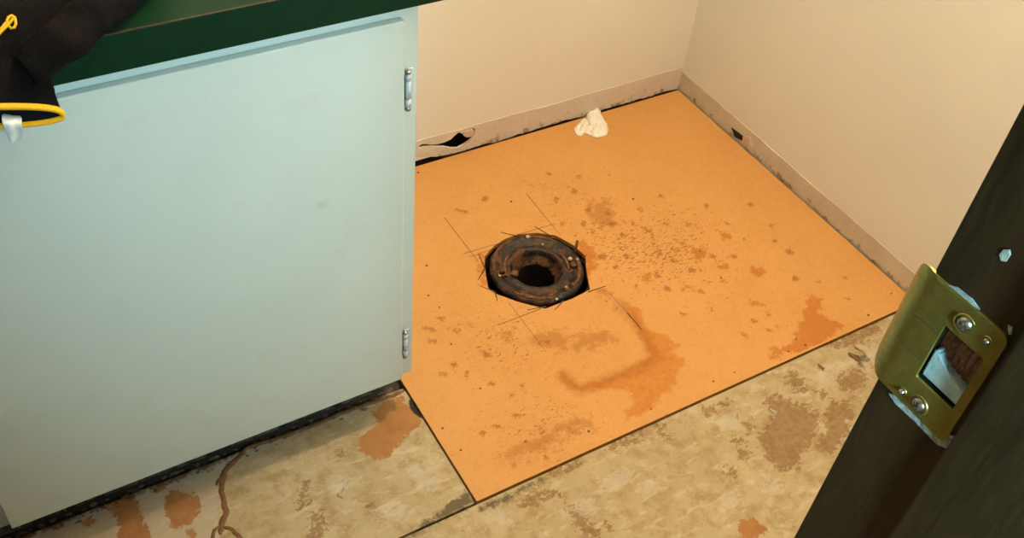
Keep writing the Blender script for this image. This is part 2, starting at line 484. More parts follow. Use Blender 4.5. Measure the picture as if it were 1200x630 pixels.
# bare strips along the foot of the walls
def ragged(x0, x1, z, amp, seed, step=0.012):
    n = max(2, int(abs(x1 - x0) / step)); r = random.Random(seed)
    return [(x0 + (x1 - x0) * i / n, z + noise.noise(Vector((i * .23, seed, 0))) * amp + r.uniform(-1, 1) * amp * .3) for i in range(n + 1)]
bot = [(-1.9, .006)] + [(-0.7007, 0.0197), (-0.6647, 0.0219), (-0.6454, 0.0167), (-0.6239, 0.0092), (-0.6043, 0.0065), (-0.5845, 0.0045)] + [(x, zz + .0040) for x, zz in ragged(-.55, -.0015, .0, .0055, 3)]
top = ragged(-.0015, -.57, .060, .0030, 11, .03) + ragged(-.58, -1.9, .061, .003, 12, .03)
bb = wall_xz('baseboard_back', bot + top, [hole_bw], -0.0012, 0.0, M['band_back'])
tag(bb, 'bare lilac-grey strip along the foot of the back wall', 'baseboard', kind='structure')
bot = [(y, zz + .0045) for y, zz in ragged(-1.28, -.0030, .0, .0038, 5)]
top = ragged(-.0030, -1.28, .049, .0025, 15, .03)
br = wall_xz('baseboard_right', bot + top, [], 0.0, 0.0012, M['band_right'])
for v in br.data.vertices:
    y, dep, zz = v.co
    v.co = (dep - .0012, y, zz)
tag(br, 'bare dirty strip along the foot of the right wall', 'baseboard', kind='structure')

# torn paper flap and curled crust around the hole in the wall
fl = [(-0.5614, 0.0561), (-0.5515, 0.0552), (-0.5417, 0.0565), (-0.5384, 0.0501), (-0.5409, 0.0433), (-0.5476, 0.0389), (-0.5576, 0.0409), (-0.5640, 0.0494)]
bm = bmesh.new(); prism_xz(bm, fl, -0.006, -0.0035); from_bm('torn_paper_flap', bm, M['torn_paper'], wb)
# loosened chips of plaster on the right strip
for k, (pp_, mt) in enumerate((([(-0.1895, 0.0222), (-0.2122, 0.0241), (-0.2345, 0.0259), (-0.2305, 0.0139), (-0.2064, 0.0085)], 'cavity'),
                               ([(-0.2279, 0.0282), (-0.2473, 0.0371), (-0.2564, 0.0208), (-0.2466, 0.0092), (-0.2305, 0.0139)], 'residue'))):
    bm = bmesh.new()
    a = [bm.verts.new((-0.0026 - .0005 * k, y, zz)) for y, zz in pp_]; b = [bm.verts.new((-0.0005, y, zz)) for y, zz in pp_]
    bm.faces.new(a); n = len(a)
    for i in range(n): bm.faces.new((a[i], b[i], b[(i + 1) % n], a[(i + 1) % n]))
    from_bm('broken_plaster' if k == 0 else 'plaster_chip', bm, M[mt if k == 0 else 'torn_paper'], br)

# ---- scraped vinyl backing, two sheets with a seam between
peel = [[(-0.8857, -0.7765), (-0.8570, -0.7682), (-0.8201, -0.7771), (-0.8170, -0.7987), (-0.8383, -0.7844), (-0.8744, -0.7872)],
        [(-0.8236, -0.8069), (-0.8109, -0.8249), (-0.8014, -0.8589), (-0.8057, -0.8835), (-0.8269, -0.8725), (-0.8223, -0.8449)],
        [(-0.6147, -0.7477), (-0.6017, -0.7580), (-0.6014, -0.7806), (-0.6086, -0.7881), (-0.6177, -0.7705)],
        [(-0.8156, -0.7451), (-0.7880, -0.7506), (-0.7590, -0.7495), (-0.7577, -0.7573), (-0.7955, -0.7624), (-0.8174, -0.7580)],
        [(-0.7048, -0.7502), (-0.6675, -0.7509), (-0.6398, -0.7519), (-0.6409, -0.7606), (-0.6714, -0.7636), (-0.7046, -0.7594)],
        [(-0.4178, -0.7923), (-0.3880, -0.7992), (-0.3673, -0.8315), (-0.3522, -0.8568), (-0.3815, -0.8844), (-0.4094, -0.8966), (-0.4563, -0.9182), (-0.4895, -0.9155), (-0.4892, -0.8780), (-0.4751, -0.8446), (-0.4416, -0.8331), (-0.4201, -0.8188)],
        [(-0.3162, -0.8472), (-0.2831, -0.8598), (-0.2985, -0.8838), (-0.3599, -0.9217), (-0.3906, -0.9264), (-0.4064, -0.9055), (-0.3626, -0.8844), (-0.3444, -0.8608)],
        [(-0.3343, -0.7644), (-0.3282, -0.7903), (-0.3292, -0.8043), (-0.3553, -0.8075), (-0.3576, -0.7819)],
        [(-0.3248, -0.8187), (-0.3102, -0.8240), (-0.3163, -0.8431), (-0.3257, -0.8344)],
        [(-0.2661, -0.8108), (-0.2319, -0.8130), (-0.2197, -0.8339), (-0.2470, -0.8493), (-0.2834, -0.8373)],
        [(-0.2259, -0.7466), (-0.1687, -0.7477), (-0.1099, -0.7466), (-0.1152, -0.7670), (-0.1736, -0.7701), (-0.2246, -0.7627)],
        [(-0.5224, -0.8502), (-0.5027, -0.8584), (-0.5180, -0.8724), (-0.5294, -0.8630)],
        [(-0.5585, -0.8625), (-0.5450, -0.8818), (-0.5624, -0.8905), (-0.5662, -0.8762)],
        [(-0.7837, -0.8665), (-0.7793, -0.8736), (-0.7864, -0.8794), (-0.7896, -0.8730)],
        [(-0.5114, -0.8281), (-0.4963, -0.8357), (-0.5028, -0.8436), (-0.5166, -0.8366)],
        [(-0.5224, -0.7595), (-0.5013, -0.7623), (-0.5076, -0.7748), (-0.5273, -0.7726)], [(-0.4842, -0.7590), (-0.4725, -0.7649), (-0.4829, -0.7755), (-0.4908, -0.7695)],
        [(-0.4834, -0.8158), (-0.4676, -0.8142), (-0.4691, -0.8268), (-0.4825, -0.8277)],
        [(-1.1545, -0.6521), (-1.1447, -0.6508), (-1.1459, -0.6755), (-1.1639, -0.6939), (-1.1756, -0.6848)], [(-1.1589, -0.6046), (-1.1457, -0.5915), (-1.1424, -0.6032), (-1.1599, -0.6333), (-1.1718, -0.6368)],
        [(-1.0810, -0.6676), (-1.0732, -0.6683), (-1.0746, -0.6774), (-1.0835, -0.6760)], [(-1.0858, -0.5690), (-1.0742, -0.5714), (-1.0762, -0.5791), (-1.0871, -0.5753)]]
orange = [[(-1.3340, -0.5275), (-1.3195, -0.5204), (-1.2918, -0.5476), (-1.2927, -0.5696), (-1.3125, -0.5891), (-1.3394, -0.5858), (-1.3413, -0.5602)],
          [(-1.3402, -0.4983), (-1.3249, -0.5013), (-1.3261, -0.5219), (-1.3424, -0.5184)],
          [(-1.4186, -0.5014), (-1.3893, -0.4991), (-1.3664, -0.5172), (-1.3731, -0.5576), (-1.3674, -0.5835), (-1.3814, -0.6074), (-1.4199, -0.5873), (-1.4011, -0.5431), (-1.4089, -0.5190)],
          [(-1.4445, -0.5160), (-1.4359, -0.5143), (-1.4290, -0.5240), (-1.4372, -0.5290), (-1.4441, -0.5239)], [(-1.4875, -0.4983), (-1.4748, -0.4926), (-1.4634, -0.5031), (-1.4707, -0.5146), (-1.4856, -0.5099)],
          [(-1.5398, -0.5012), (-1.5208, -0.4901), (-1.5108, -0.5013), (-1.5219, -0.5223)],
          [(-1.0021, -0.5224), (-1.0073, -0.5496), (-1.0432, -0.5587), (-1.0513, -0.5831), (-1.0400, -0.6080), (-1.0174, -0.6143), (-0.9945, -0.5995), (-0.9661, -0.5832), (-0.9417, -0.5790), (-0.9370, -0.5608), (-0.9467, -0.5408), (-0.9511, -0.5156), (-0.9711, -0.5133)],
          [(-0.6071, -0.9532), (-0.5801, -0.9607), (-0.5730, -0.9839), (-0.6055, -0.9910), (-0.6192, -0.9759)], [(-1.3246, -0.5966), (-1.3140, -0.5975), (-1.3151, -0.6122), (-1.3263, -0.6094)]]
pale = [[(-1.5938, -0.4994), (-1.5039, -0.4898), (-1.4193, -0.4995), (-1.3307, -0.5081), (-1.2385, -0.5068), (-1.2061, -0.5044), (-1.2332, -0.5215), (-1.2566, -0.5445), (-1.2614, -0.5698), (-1.2651, -0.5917), (-1.2823, -0.6201), (-1.3026, -0.6516), (-1.5062, -0.6019)],
        [(-0.5142, -0.7831), (-0.4791, -0.7930), (-0.4783, -0.8184), (-0.5085, -0.8202), (-0.5243, -0.8046)], [(-0.5275, -0.9188), (-0.4994, -0.9227), (-0.4999, -0.9433), (-0.5286, -0.9423), (-0.5378, -0.9290)],
        [(-0.6035, -0.9037), (-0.5763, -0.9075), (-0.5785, -0.9267), (-0.6070, -0.9287)], [(-0.4213, -0.7543), (-0.3990, -0.7592), (-0.4022, -0.7740), (-0.4256, -0.7684)],
        [(-0.4203, -0.8148), (-0.4049, -0.8186), (-0.4116, -0.8347), (-0.4266, -0.8349)], [(-0.7528, -0.7929), (-0.7017, -0.7929), (-0.6926, -0.8168), (-0.7303, -0.8249), (-0.7588, -0.8136)],
        [(-0.7051, -0.8276), (-0.6743, -0.8365), (-0.6779, -0.8569), (-0.7081, -0.8565)], [(-0.8427, -0.8134), (-0.7853, -0.8184), (-0.7754, -0.8384), (-0.8272, -0.8408)],
        [(-1.1134, -0.6080), (-1.0896, -0.6067), (-1.0925, -0.6321), (-1.1128, -0.6414)], [(-0.3164, -0.7858), (-0.2095, -0.7898), (-0.1999, -0.8054), (-0.2566, -0.8071), (-0.3199, -0.8048)],
        [(-0.2039, -0.7947), (-0.1494, -0.7819), (-0.1631, -0.8062), (-0.2113, -0.8296), (-0.2167, -0.8142)], [(-0.9954, -0.6342), (-0.9756, -0.6581), (-0.9702, -0.6898), (-0.9962, -0.6932), (-1.0066, -0.6628)],
        [(-1.0762, -0.6926), (-1.0371, -0.6967), (-1.0323, -0.7153), (-1.0742, -0.7174)], [(-0.3459, -0.8910), (-0.3268, -0.8910), (-0.3554, -0.9090)],
        [(-0.9479, -0.7686), (-0.9074, -0.7735), (-0.9034, -0.7917), (-0.9450, -0.7891)]]
dark = [[(-0.9977, -0.7348), (-0.9764, -0.7264), (-0.9413, -0.7198), (-0.9376, -0.7316), (-0.9376, -0.7448), (-0.9784, -0.7464), (-1.0211, -0.7481), (-1.0529, -0.7517), (-1.0369, -0.7414)],
        [(-0.9382, -0.7510), (-0.8957, -0.7532), (-0.8213, -0.7543), (-0.8245, -0.7595), (-0.8993, -0.7645), (-0.9394, -0.7585)],
        [(-0.2109, -0.7913), (-0.1855, -0.7908), (-0.1858, -0.8080), (-0.2055, -0.8069), (-0.2112, -0.8212), (-0.2167, -0.8100)],
        [(-1.5503, -0.4987), (-1.4828, -0.4977), (-1.3286, -0.5010), (-1.2067, -0.5023), (-1.2088, -0.5082), (-1.3311, -0.5096), (-1.4850, -0.5072), (-1.5518, -0.5067)]]
black = [[(-0.9439, -0.5288), (-0.9336, -0.5263), (-0.9345, -0.5677), (-0.9399, -0.5725), (-0.9462, -0.5580), (-0.9481, -0.5496)], [(-0.9443, -0.4857), (-0.9323, -0.4797), (-0.9328, -0.5092), (-0.9420, -0.5124), (-0.9428, -0.4983)]]
FF = {'peel_sdf': lambda P: union(P, peel), 'orange_sdf': lambda P: union(P, orange),
      'pale_sdf': lambda P: union(P, pale), 'black_sdf': lambda P: union(P, black), 'dark_sdf': lambda P: union(P, dark)}
def lin(a, b, step): return list(np.linspace(a, b, max(2, int(round(abs(b - a) / step)) + 1)))
def relief(vals, P):
    r = np.array([noise.noise(Vector((x * 30, y * 30, 1.0))) * .0004 + noise.noise(Vector((x * 110, y * 110, 4.0))) * .00035 for x, y in P])
    return r - .0006 * (vals['peel_sdf'] < 0) - .0006 * (vals['orange_sdf'] < 0)
xs = lin(-1.99, -1.65, .05)[:-1] + lin(-1.65, XB - .003, .004)
grid_slab('backing_sheet', xs, lin(YB, -.5035, .004), -.012, .0010, M['vinyl'], floor, FF, relief)
xs = lin(-1.99, -1.12, .06)[:-1] + lin(-1.12, -.04, .004) + [-.004]
grid_slab('backing_sheet', xs, lin(-2.58, -1.08, .1)[:-1] + lin(-1.08, YB - .0045, .004), -.012, .0022, M['vinyl'], floor, FF, relief)

def ribbon(name, pts, w, h, z, mat, parent, seed=0, step=.006, jit=.0012):
    """raised irregular bead along a floor path"""
    r = random.Random(seed); P = [Vector((*p, 0)) for p in pts]; out = []
    for a, b in zip(P, P[1:]):
        n = max(1, int((b - a).length / step))
        for i in range(n): out.append(a + (b - a) * (i / n))
    out.append(P[-1])
    bm = bmesh.new(); rings = []
    for i, p in enumerate(out):
        t = (out[min(i + 1, len(out) - 1)] - out[max(i - 1, 0)]).normalized(); s = Vector((-t.y, t.x, 0))
        ww = w * (1 + .45 * noise.noise(Vector((i * .35, seed, 3)))) * (0.35 if i in (0, len(out) - 1) else 1)
        p = p + s * noise.noise(Vector((i * .5, seed, 8))) * jit * 2
        hh = h * (1 + .4 * noise.noise(Vector((i * .6, seed, 5))))
        rings.append([bm.verts.new(p + s * ww * k + Vector((0, 0, z + q * hh))) for k, q in ((-.5, 0), (-.28, .8), (.05, 1), (.3, .75), (.5, 0))])
    for a, b in zip(rings, rings[1:]):
        for k in range(4): bm.faces.new((a[k], a[k + 1], b[k + 1], b[k]))
    return from_bm(name, bm, mat, parent, True)
glue_paths = [[(-0.9417, -0.5086), (-0.9613, -0.5085), (-1.0068, -0.5068), (-1.0513, -0.5052), (-1.0908, -0.5075), (-1.1513, -0.5058), (-1.1865, -0.5021), (-1.2022, -0.5011)],
              [(-1.2022, -0.5011), (-1.2148, -0.5103), (-1.2257, -0.5150), (-1.2439, -0.5261), (-1.2555, -0.5451), (-1.2614, -0.5698), (-1.2636, -0.5909), (-1.2753, -0.6068), (-1.2840, -0.6253)],
              [(-1.2787, -0.6097), (-1.2898, -0.6132), (-1.2951, -0.6256), (-1.2922, -0.6422)], [(-1.2786, -0.6128), (-1.2662, -0.6239), (-1.2621, -0.6367), (-1.2605, -0.6497)],
              [(-1.2474, -0.5327), (-1.2584, -0.5386), (-1.2630, -0.5445)]]
for k, (p, w) in enumerate(zip(glue_paths, (.0075, .0085, .006, .006, .006))):
    ribbon('glue_ridge', p, w, .0018, .0010, M['glue'], floor, 20 + k)

# small torn flaps of backing that curl up
for k, (c0, ang, ln, wd, mt) in enumerate(((((-0.2026, -0.7997)), 2.2, .026, .016, 'glue'), (((-0.2772, -0.7885)), 2.0, .016, .009, 'glue'), (((-0.1712, -0.7890)), 2.6, .030, .022, 'flap_paper'),
                                           (((-0.4161, -0.8228)), 2.3, .014, .010, 'flap_paper'), (((-0.4815, -0.8091)), 1.2, .016, .009, 'flap_paper'), (((-1.1117, -0.6452)), .6, .018, .012, 'flap_paper'))):
    bm = bmesh.new(); rows = []
    for i in range(6):
        t = i / 5; w = wd * (1 - .75 * t) * (1 + .2 * math.sin(i * 2.3 + k)); u = ln * t * (1 - .15 * t); h = .0024 + .0055 * t * t
        rows.append([bm.verts.new((c0[0] + u * math.cos(ang) - q * w * math.sin(ang), c0[1] + u * math.sin(ang) + q * w * math.cos(ang), h - .0008 * abs(q) + z)) for q, z in ((-.5, 0), (0, 0), (.5, 0), (.5, -.0006), (0, -.0006), (-.5, -.0006))])
    for a, b in zip(rows, rows[1:]):
        for q in range(6): bm.faces.new((a[q], a[(q + 1) % 6], b[(q + 1) % 6], b[q]))
    bm.faces.new(rows[0]); bm.faces.new(rows[-1])
    from_bm('torn_flap', bm, M[mt], floor, True)

# ------------------------------------------------------------------ hardboard panel with the cut-out
panel = empty('hardboard_panel', (-.47, -.372, ZB))
tag(panel, 'orange-brown hardboard panel with a rough cut-out and water stains', 'floor panel')
hole = [(-0.6419, -0.2764), (-0.6152, -0.2684), (-0.5865, -0.2675), (-0.5515, -0.2787), (-0.5210, -0.3010), (-0.5045, -0.3388), (-0.5004, -0.3741), (-0.5208, -0.4094), (-0.5405, -0.4509), (-0.5816, -0.4559), (-0.6086, -0.4556), (-0.6392, -0.4557), (-0.6582, -0.4373), (-0.6754, -0.4187), (-0.7012, -0.3841), (-0.7054, -0.3667), (-0.6966, -0.3447), (-0.6844, -0.3165), (-0.6713, -0.2929)]
def clear(q, r=.0912):   # the cut-out just clears the iron ring
    d = Vector(q) - Vector((FX, FY))
    return tuple(Vector((FX, FY)) + d * max(1.0, r / d.length))
hole = [clear(Vector(a).lerp(Vector(b), t)) for a, b in zip(hole, hole[1:] + hole[:1]) for t in (0, .5)]
out = [(XB, YB), (-.0045, YB), (-.0045, -.0060), (XB, -.0060)]
L = [(-0.5069, -0.5048), (-0.4820, -0.5309), (-0.5028, -0.5730), (-0.4795, -0.6022), (-0.4734, -0.6315), (-0.4933, -0.6433), (-0.4859, -0.6724), (-0.5168, -0.6842), (-0.5304, -0.6999), (-0.5710, -0.7116), (-0.5997, -0.7246), (-0.6299, -0.7286), (-0.6509, -0.7199), (-0.6363, -0.7062), (-0.6161, -0.6969), (-0.6145, -0.6800), (-0.6286, -0.6630), (-0.6858, -0.6443), (-0.6991, -0.6258), (-0.7050, -0.5927), (-0.6885, -0.5825), (-0.6851, -0.5985), (-0.6799, -0.6274), (-0.6100, -0.6358), (-0.5383, -0.6275), (-0.5253, -0.5864)]
corepath = [(-0.5110, -0.5052), (-0.5120, -0.5415), (-0.5132, -0.5746), (-0.5225, -0.6182), (-0.5274, -0.6350), (-0.5559, -0.6419), (-0.6131, -0.6404), (-0.6543, -0.6401), (-0.6861, -0.6343), (-0.6909, -0.5997)]
rust = [[(-0.1824, -0.6428), (-0.1634, -0.6592), (-0.1921, -0.6833), (-0.1741, -0.7314), (-0.2273, -0.7392), (-0.2955, -0.7430), (-0.3152, -0.7203), (-0.2766, -0.7128), (-0.2356, -0.6807)],
        [(-0.3278, -0.7075), (-0.3124, -0.7195), (-0.3337, -0.7371), (-0.3462, -0.7266)],
        [(-0.2988, -0.4439), (-0.2776, -0.4487), (-0.2864, -0.4706), (-0.3103, -0.4721), (-0.3150, -0.4596)], [(-0.2802, -0.4941), (-0.2666, -0.5082), (-0.2755, -0.5217), (-0.2904, -0.5146)],
        [(-0.2275, -0.5320), (-0.2140, -0.5485), (-0.2172, -0.5646), (-0.2351, -0.5610), (-0.2381, -0.5471)], [(-0.2238, -0.4287), (-0.2098, -0.4380), (-0.2115, -0.4560), (-0.2286, -0.4507)],
        [(-0.2892, -0.6008), (-0.2732, -0.6109), (-0.2775, -0.6207), (-0.2948, -0.6123)], [(-0.4312, -0.4597), (-0.4180, -0.4685), (-0.4286, -0.4806), (-0.4389, -0.4732)],
        [(-0.3747, -0.5113), (-0.3614, -0.5251), (-0.3710, -0.5350), (-0.3841, -0.5262)], [(-0.5297, -0.4585), (-0.5103, -0.4631), (-0.5157, -0.4794), (-0.5374, -0.4784)],
        [(-0.5083, -0.3448), (-0.4776, -0.3332), (-0.4747, -0.3761), (-0.5114, -0.4139), (-0.5347, -0.4321), (-0.5109, -0.3843)],
        [(-0.6783, -0.2795), (-0.6617, -0.2823), (-0.6830, -0.3172), (-0.7033, -0.3630), (-0.7137, -0.3627), (-0.7050, -0.3311)]]
smear = [[(-0.8623, -0.6898), (-0.8234, -0.6864), (-0.7802, -0.6772), (-0.7536, -0.6962), (-0.7796, -0.7122), (-0.8270, -0.7131), (-0.8561, -0.7106)], [(-0.7709, -0.6726), (-0.7192, -0.6779), (-0.7016, -0.7113), (-0.7383, -0.7076), (-0.7675, -0.6928)],
         [(-0.7114, -0.4973), (-0.6639, -0.4987), (-0.6327, -0.5272), (-0.6400, -0.5496), (-0.6731, -0.5525), (-0.6996, -0.5288)], [(-0.7379, -0.4669), (-0.7193, -0.4760), (-0.7239, -0.4955), (-0.7436, -0.4944)],
         [(-0.6412, -0.5296), (-0.5660, -0.5399), (-0.5644, -0.5694), (-0.6246, -0.5743), (-0.6516, -0.5567)], [(-0.4082, -0.2456), (-0.3678, -0.2529), (-0.3926, -0.3251), (-0.4342, -0.3272), (-0.4338, -0.2785)]]
spots = [ell((x, y), rx, ry, a, 8) for x, y, rx, ry, a in ((-0.5926, -0.1518, 0.0070, 0.0102, -0.81), (-0.6504, -0.1638, 0.0156, 0.0050, -0.80), (-0.4177, -0.2069, 0.0071, 0.0079, -0.81), (-0.4632, -0.2117, 0.0053, 0.0078, -0.81), (-0.4536, -0.2965, 0.0068, 0.0099, -0.81), (-0.4351, -0.1372, 0.0054, 0.0055, -0.81), (-0.4865, -0.1549, 0.0045, 0.0053, -0.81), (-0.3833, -0.1728, 0.0054, 0.0068, -0.82), (-0.8445, -0.4082, 0.0138, 0.0059, -0.78), (-0.8165, -0.3955, 0.0108, 0.0050, -0.78), (-0.8516, -0.4349, 0.0106, 0.0057, -0.78), (-0.8056, -0.4316, 0.0061, 0.0059, -0.78), (-0.8695, -0.5069, 0.0088, 0.0054, -0.77), (-0.8438, -0.4973, 0.0059, 0.0073, -0.78), (-0.7844, -0.5018, 0.0089, 0.0075, -0.78), (-0.7637, -0.5856, 0.0043, 0.0054, -0.78), (-0.8334, -0.5228, 0.0044, 0.0072, -0.77), (-0.7776, -0.4321, 0.0077, 0.0040, -0.78), (-0.4900, -0.2795, 0.0051, 0.0074, -0.80), (-0.4505, -0.3249, 0.0051, 0.0097, -0.80), (-0.4048, -0.3194, 0.0068, 0.0075, -0.81), (-0.4032, -0.3551, 0.0067, 0.0073, -0.81), (-0.3649, -0.3380, 0.0051, 0.0075, -0.81), (-0.4726, -0.3873, 0.0082, 0.0093, -0.80), (-0.4632, -0.4221, 0.0065, 0.0068, -0.80), (-0.4283, -0.4084, 0.0066, 0.0070, -0.80), (-0.3489, -0.3672, 0.0068, 0.0074, -0.81), (-0.3678, -0.4268, 0.0066, 0.0071, -0.80), (-0.3535, -0.4567, 0.0082, 0.0070, -0.80), (-0.3097, -0.4256, 0.0067, 0.0073, -0.81), (-0.3378, -0.4919, 0.0081, 0.0069, -0.80), (-0.2788, -0.4794, 0.0066, 0.0060, -0.81), (-0.4063, -0.4741, 0.0064, 0.0068, -0.80), (-0.4594, -0.4803, 0.0048, 0.0066, -0.80), (-0.4101, -0.5113, 0.0079, 0.0055, -0.80), (-0.3564, -0.5444, 0.0063, 0.0055, -0.80), (-0.3031, -0.5433, 0.0064, 0.0045, -0.80), (-0.2410, -0.4973, 0.0066, 0.0060, -0.81), (-0.1149, -0.4634, 0.0051, 0.0078, -0.82), (-0.1386, -0.4985, 0.0050, 0.0050, -0.81), (-0.1335, -0.5353, 0.0082, 0.0074, -0.81), (-0.1122, -0.3943, 0.0069, 0.0081, -0.82), (-0.1976, -0.3575, 0.0052, 0.0079, -0.82), (-0.2647, -0.2949, 0.0070, 0.0053, -0.82), (-0.2815, -0.6445, 0.0046, 0.0065, -0.80), (-0.1724, -0.5961, 0.0064, 0.0070, -0.81), (-0.3154, -0.6464, 0.0061, 0.0064, -0.80), (-0.3036, -0.6749, 0.0076, 0.0042, -0.79), (-0.2840, -0.6754, 0.0046, 0.0042, -0.80), (-0.5251, -0.5123, 0.0047, 0.0063, -0.79), (-0.5300, -0.4867, 0.0047, 0.0042, -0.79), (-0.6783, -0.5222, 0.0091, 0.0039, -0.78), (-0.8073, -0.5599, 0.0058, 0.0045, -0.77), (-0.7895, -0.5964, 0.0043, 0.0035, -0.77), (-0.8687, -0.6416, 0.0055, 0.0049, -0.77), (-0.8430, -0.6399, 0.0070, 0.0050, -0.77), (-0.8042, -0.6352, 0.0056, 0.0042, -0.77), (-0.8033, -0.7252, 0.0068, 0.0032, -0.77), (-0.7889, -0.7396, 0.0034, 0.0039, -0.77), (-0.3940, -0.2915, 0.0069, 0.0076, -0.81), (-0.3275, -0.3085, 0.0052, 0.0077, -0.81), (-0.4209, -0.2650, 0.0069, 0.0077, -0.81), (-0.2658, -0.3845, 0.0068, 0.0063, -0.81), (-0.3062, -0.3655, 0.0051, 0.0063, -0.81), (-0.1922, -0.4189, 0.0051, 0.0051, -0.81), (-0.1366, -0.6232, 0.0048, 0.0047, -0.81), (-0.0832, -0.6364, 0.0048, 0.0048, -0.81), (-0.1190, -0.6806, 0.0047, 0.0046, -0.80), (-0.3523, -0.6645, 0.0061, 0.0051, -0.79), (-0.3689, -0.5881, 0.0062, 0.0043, -0.80), (-0.4234, -0.5755, 0.0077, 0.0053, -0.79))]
SC = (-0.3743, -0.4082)
def splat(P):
    d = P - np.array(SC); a = math.radians(-30)
    u = d[:, 0] * math.cos(a) + d[:, 1] * math.sin(a); v = -d[:, 0] * math.sin(a) + d[:, 1] * math.cos(a)
    s = np.exp(-((u / .17) ** 2 + (v / .13) ** 2))
    e = P - np.array((-0.7508, -0.4865)); s2 = .7 * np.exp(-((e ** 2).sum(1) / .09 ** 2))
    e = P - np.array((-0.4535, -0.2218)); s3 = .45 * np.exp(-((e ** 2).sum(1) / .12 ** 2))
    e = P - np.array((-0.7770, -0.6825)); s4 = .62 * np.exp(-((e ** 2).sum(1) / .10 ** 2))
    return np.maximum(np.maximum(s, s2), np.maximum(s3, s4)) * 0.9
BF = {'stain_sdf': lambda P: sdf_poly(P, L), 'core_dist': lambda P: sdf_path(P, corepath),
      'rust_sdf': lambda P: union(P, rust), 'smear_sdf': lambda P: union(P, smear), 'spot_sdf': lambda P: union(P, spots), 'splatter': splat}
gx, gy = np.meshgrid(np.arange(XB + .004, -.006, .0062), np.arange(YB + .004, -.008, .0062))
gp = np.stack([gx.ravel(), gy.ravel()], 1)
gp = gp + np.array([[rnd.uniform(-.0008, .0008), rnd.uniform(-.0008, .0008)] for _ in range(len(gp))])
gp = gp[sdf_poly(gp, hole) > .003]
slab_from_cdt('board', [tuple(p) for p in gp], out, [hole], -.0055, ZB, M['hardboard'], panel, BF)
def strip(name, a, b, w, mat, parent, z=ZB, h=.00025, w2=None):
    a = Vector((*a, 0)); b = Vector((*b, 0)); t = (b - a).normalized(); s = Vector((-t.y, t.x, 0)); w2 = w if w2 is None else w2
    bm = bmesh.new(); n = 6; T = []; B = []
    for i in range(n + 1):
        p = a + (b - a) * (i / n); p += s * noise.noise(p * 90) * w * .4; ww = (w + (w2 - w) * i / n) * .5
        T.append([bm.verts.new(p + s * k * ww + Vector((0, 0, z + h))) for k in (-1, 1)])
        B.append([bm.verts.new(p + s * k * ww + Vector((0, 0, z - .0004))) for k in (-1, 1)])
    for i in range(n):
        bm.faces.new((T[i][0], T[i][1], T[i + 1][1], T[i + 1][0]))
        bm.faces.new((T[i][0], T[i + 1][0], B[i + 1][0], B[i][0])); bm.faces.new((T[i][1], B[i][1], B[i + 1][1], T[i + 1][1]))
    return from_bm(name, bm, mat, parent)
for p, w, w2 in (([(-0.6894, -0.1674), (-0.6889, -0.3020)], .0016, .0010), ([(-0.5094, -0.1732), (-0.5127, -0.3062)], .0015, .0008), ([(-0.7038, -0.2700), (-0.6277, -0.2741)], .0013, .0013),
              ([(-0.5871, -0.2685), (-0.5051, -0.2724)], .0012, .0012), ([(-0.7351, -0.4529), (-0.6461, -0.4524)], .0013, .0018), ([(-0.6901, -0.4138), (-0.6904, -0.5418)], .0008, .0008),
              ([(-0.5141, -0.4660), (-0.5118, -0.5279)], .0006, .0008), ([(-0.6981, -0.2827), (-0.6248, -0.2819)], .0010, .0010)):
    strip('pencil_line', p[0], p[1], w, M['pencil'], panel, w2=w2)
for p, w, w2 in (([(-0.6116, -0.2491), (-0.5843, -0.2764)], .0016, .0030), ([(-0.5443, -0.2621), (-0.5303, -0.3005)], .0014, .0026), ([(-0.5094, -0.4563), (-0.5476, -0.4546)], .0014, .0026),
              ([(-0.5997, -0.4529), (-0.6258, -0.4657)], .0026, .0012), ([(-0.7158, -0.3570), (-0.6982, -0.3820)], .0012, .0024), ([(-0.6996, -0.3813), (-0.7069, -0.4034)], .0028, .0010),
              ([(-0.7132, -0.3428), (-0.6841, -0.3191)], .0012, .0034), ([(-0.6787, -0.2818), (-0.6873, -0.3249)], .0014, .0026), ([(-0.6695, -0.4444), (-0.6351, -0.4520)], .0014, .002),
              ([(-0.5118, -0.5279), (-0.5121, -0.5730)], .0022, .0012), ([(-0.5086, -0.3778), (-0.4950, -0.3716)], .002, .001)):
    strip('saw_kerf', p[0], p[1], w, M['kerf'], panel, w2=w2)
nail_me = None
for p in [(-0.6748, -0.0248), (-0.5490, -0.1804), (-0.9204, -0.6036), (-0.8271, -0.4555), (-0.8287, -0.5611), (-0.8162, -0.6846), (-0.2748, -0.3515), (-0.1914, -0.4682), (-0.3011, -0.5331), (-0.0316, -0.7076), (-0.1127, -0.7289), (-0.2752, -0.7135), (-0.2699, -0.7316), (-0.3074, -0.7295), (-0.4247, -0.7237), (-0.4701, -0.7230), (-0.5999, -0.7226), (-0.7790, -0.2689), (-0.8058, -0.3715), (-0.8102, -0.3373), (-0.2926, -0.4573), (-0.3219, -0.2770), (-0.3237, -0.1941), (-0.9141, -0.6528), (-0.7161, -0.7133)]:
    if nail_me is None:
        bm = bmesh.new(); lathe(bm, [(.0026, -.0004), (.0025, .0004), (.0016, .0006), (.0003, .0003)], 0, 0, 10)
        nail_me = bpy.data.meshes.new('nail_head'); bm.to_mesh(nail_me); bm.free(); nail_me.materials.append(M['nail'])
    o = bpy.data.objects.new('nail_head', nail_me); COL.objects.link(o); o.parent = panel
    k = rnd.uniform(.55, 1.0)
    o.location = Vector((p[0], p[1], ZB)) - panel.location; o.scale = (k, k, 1)

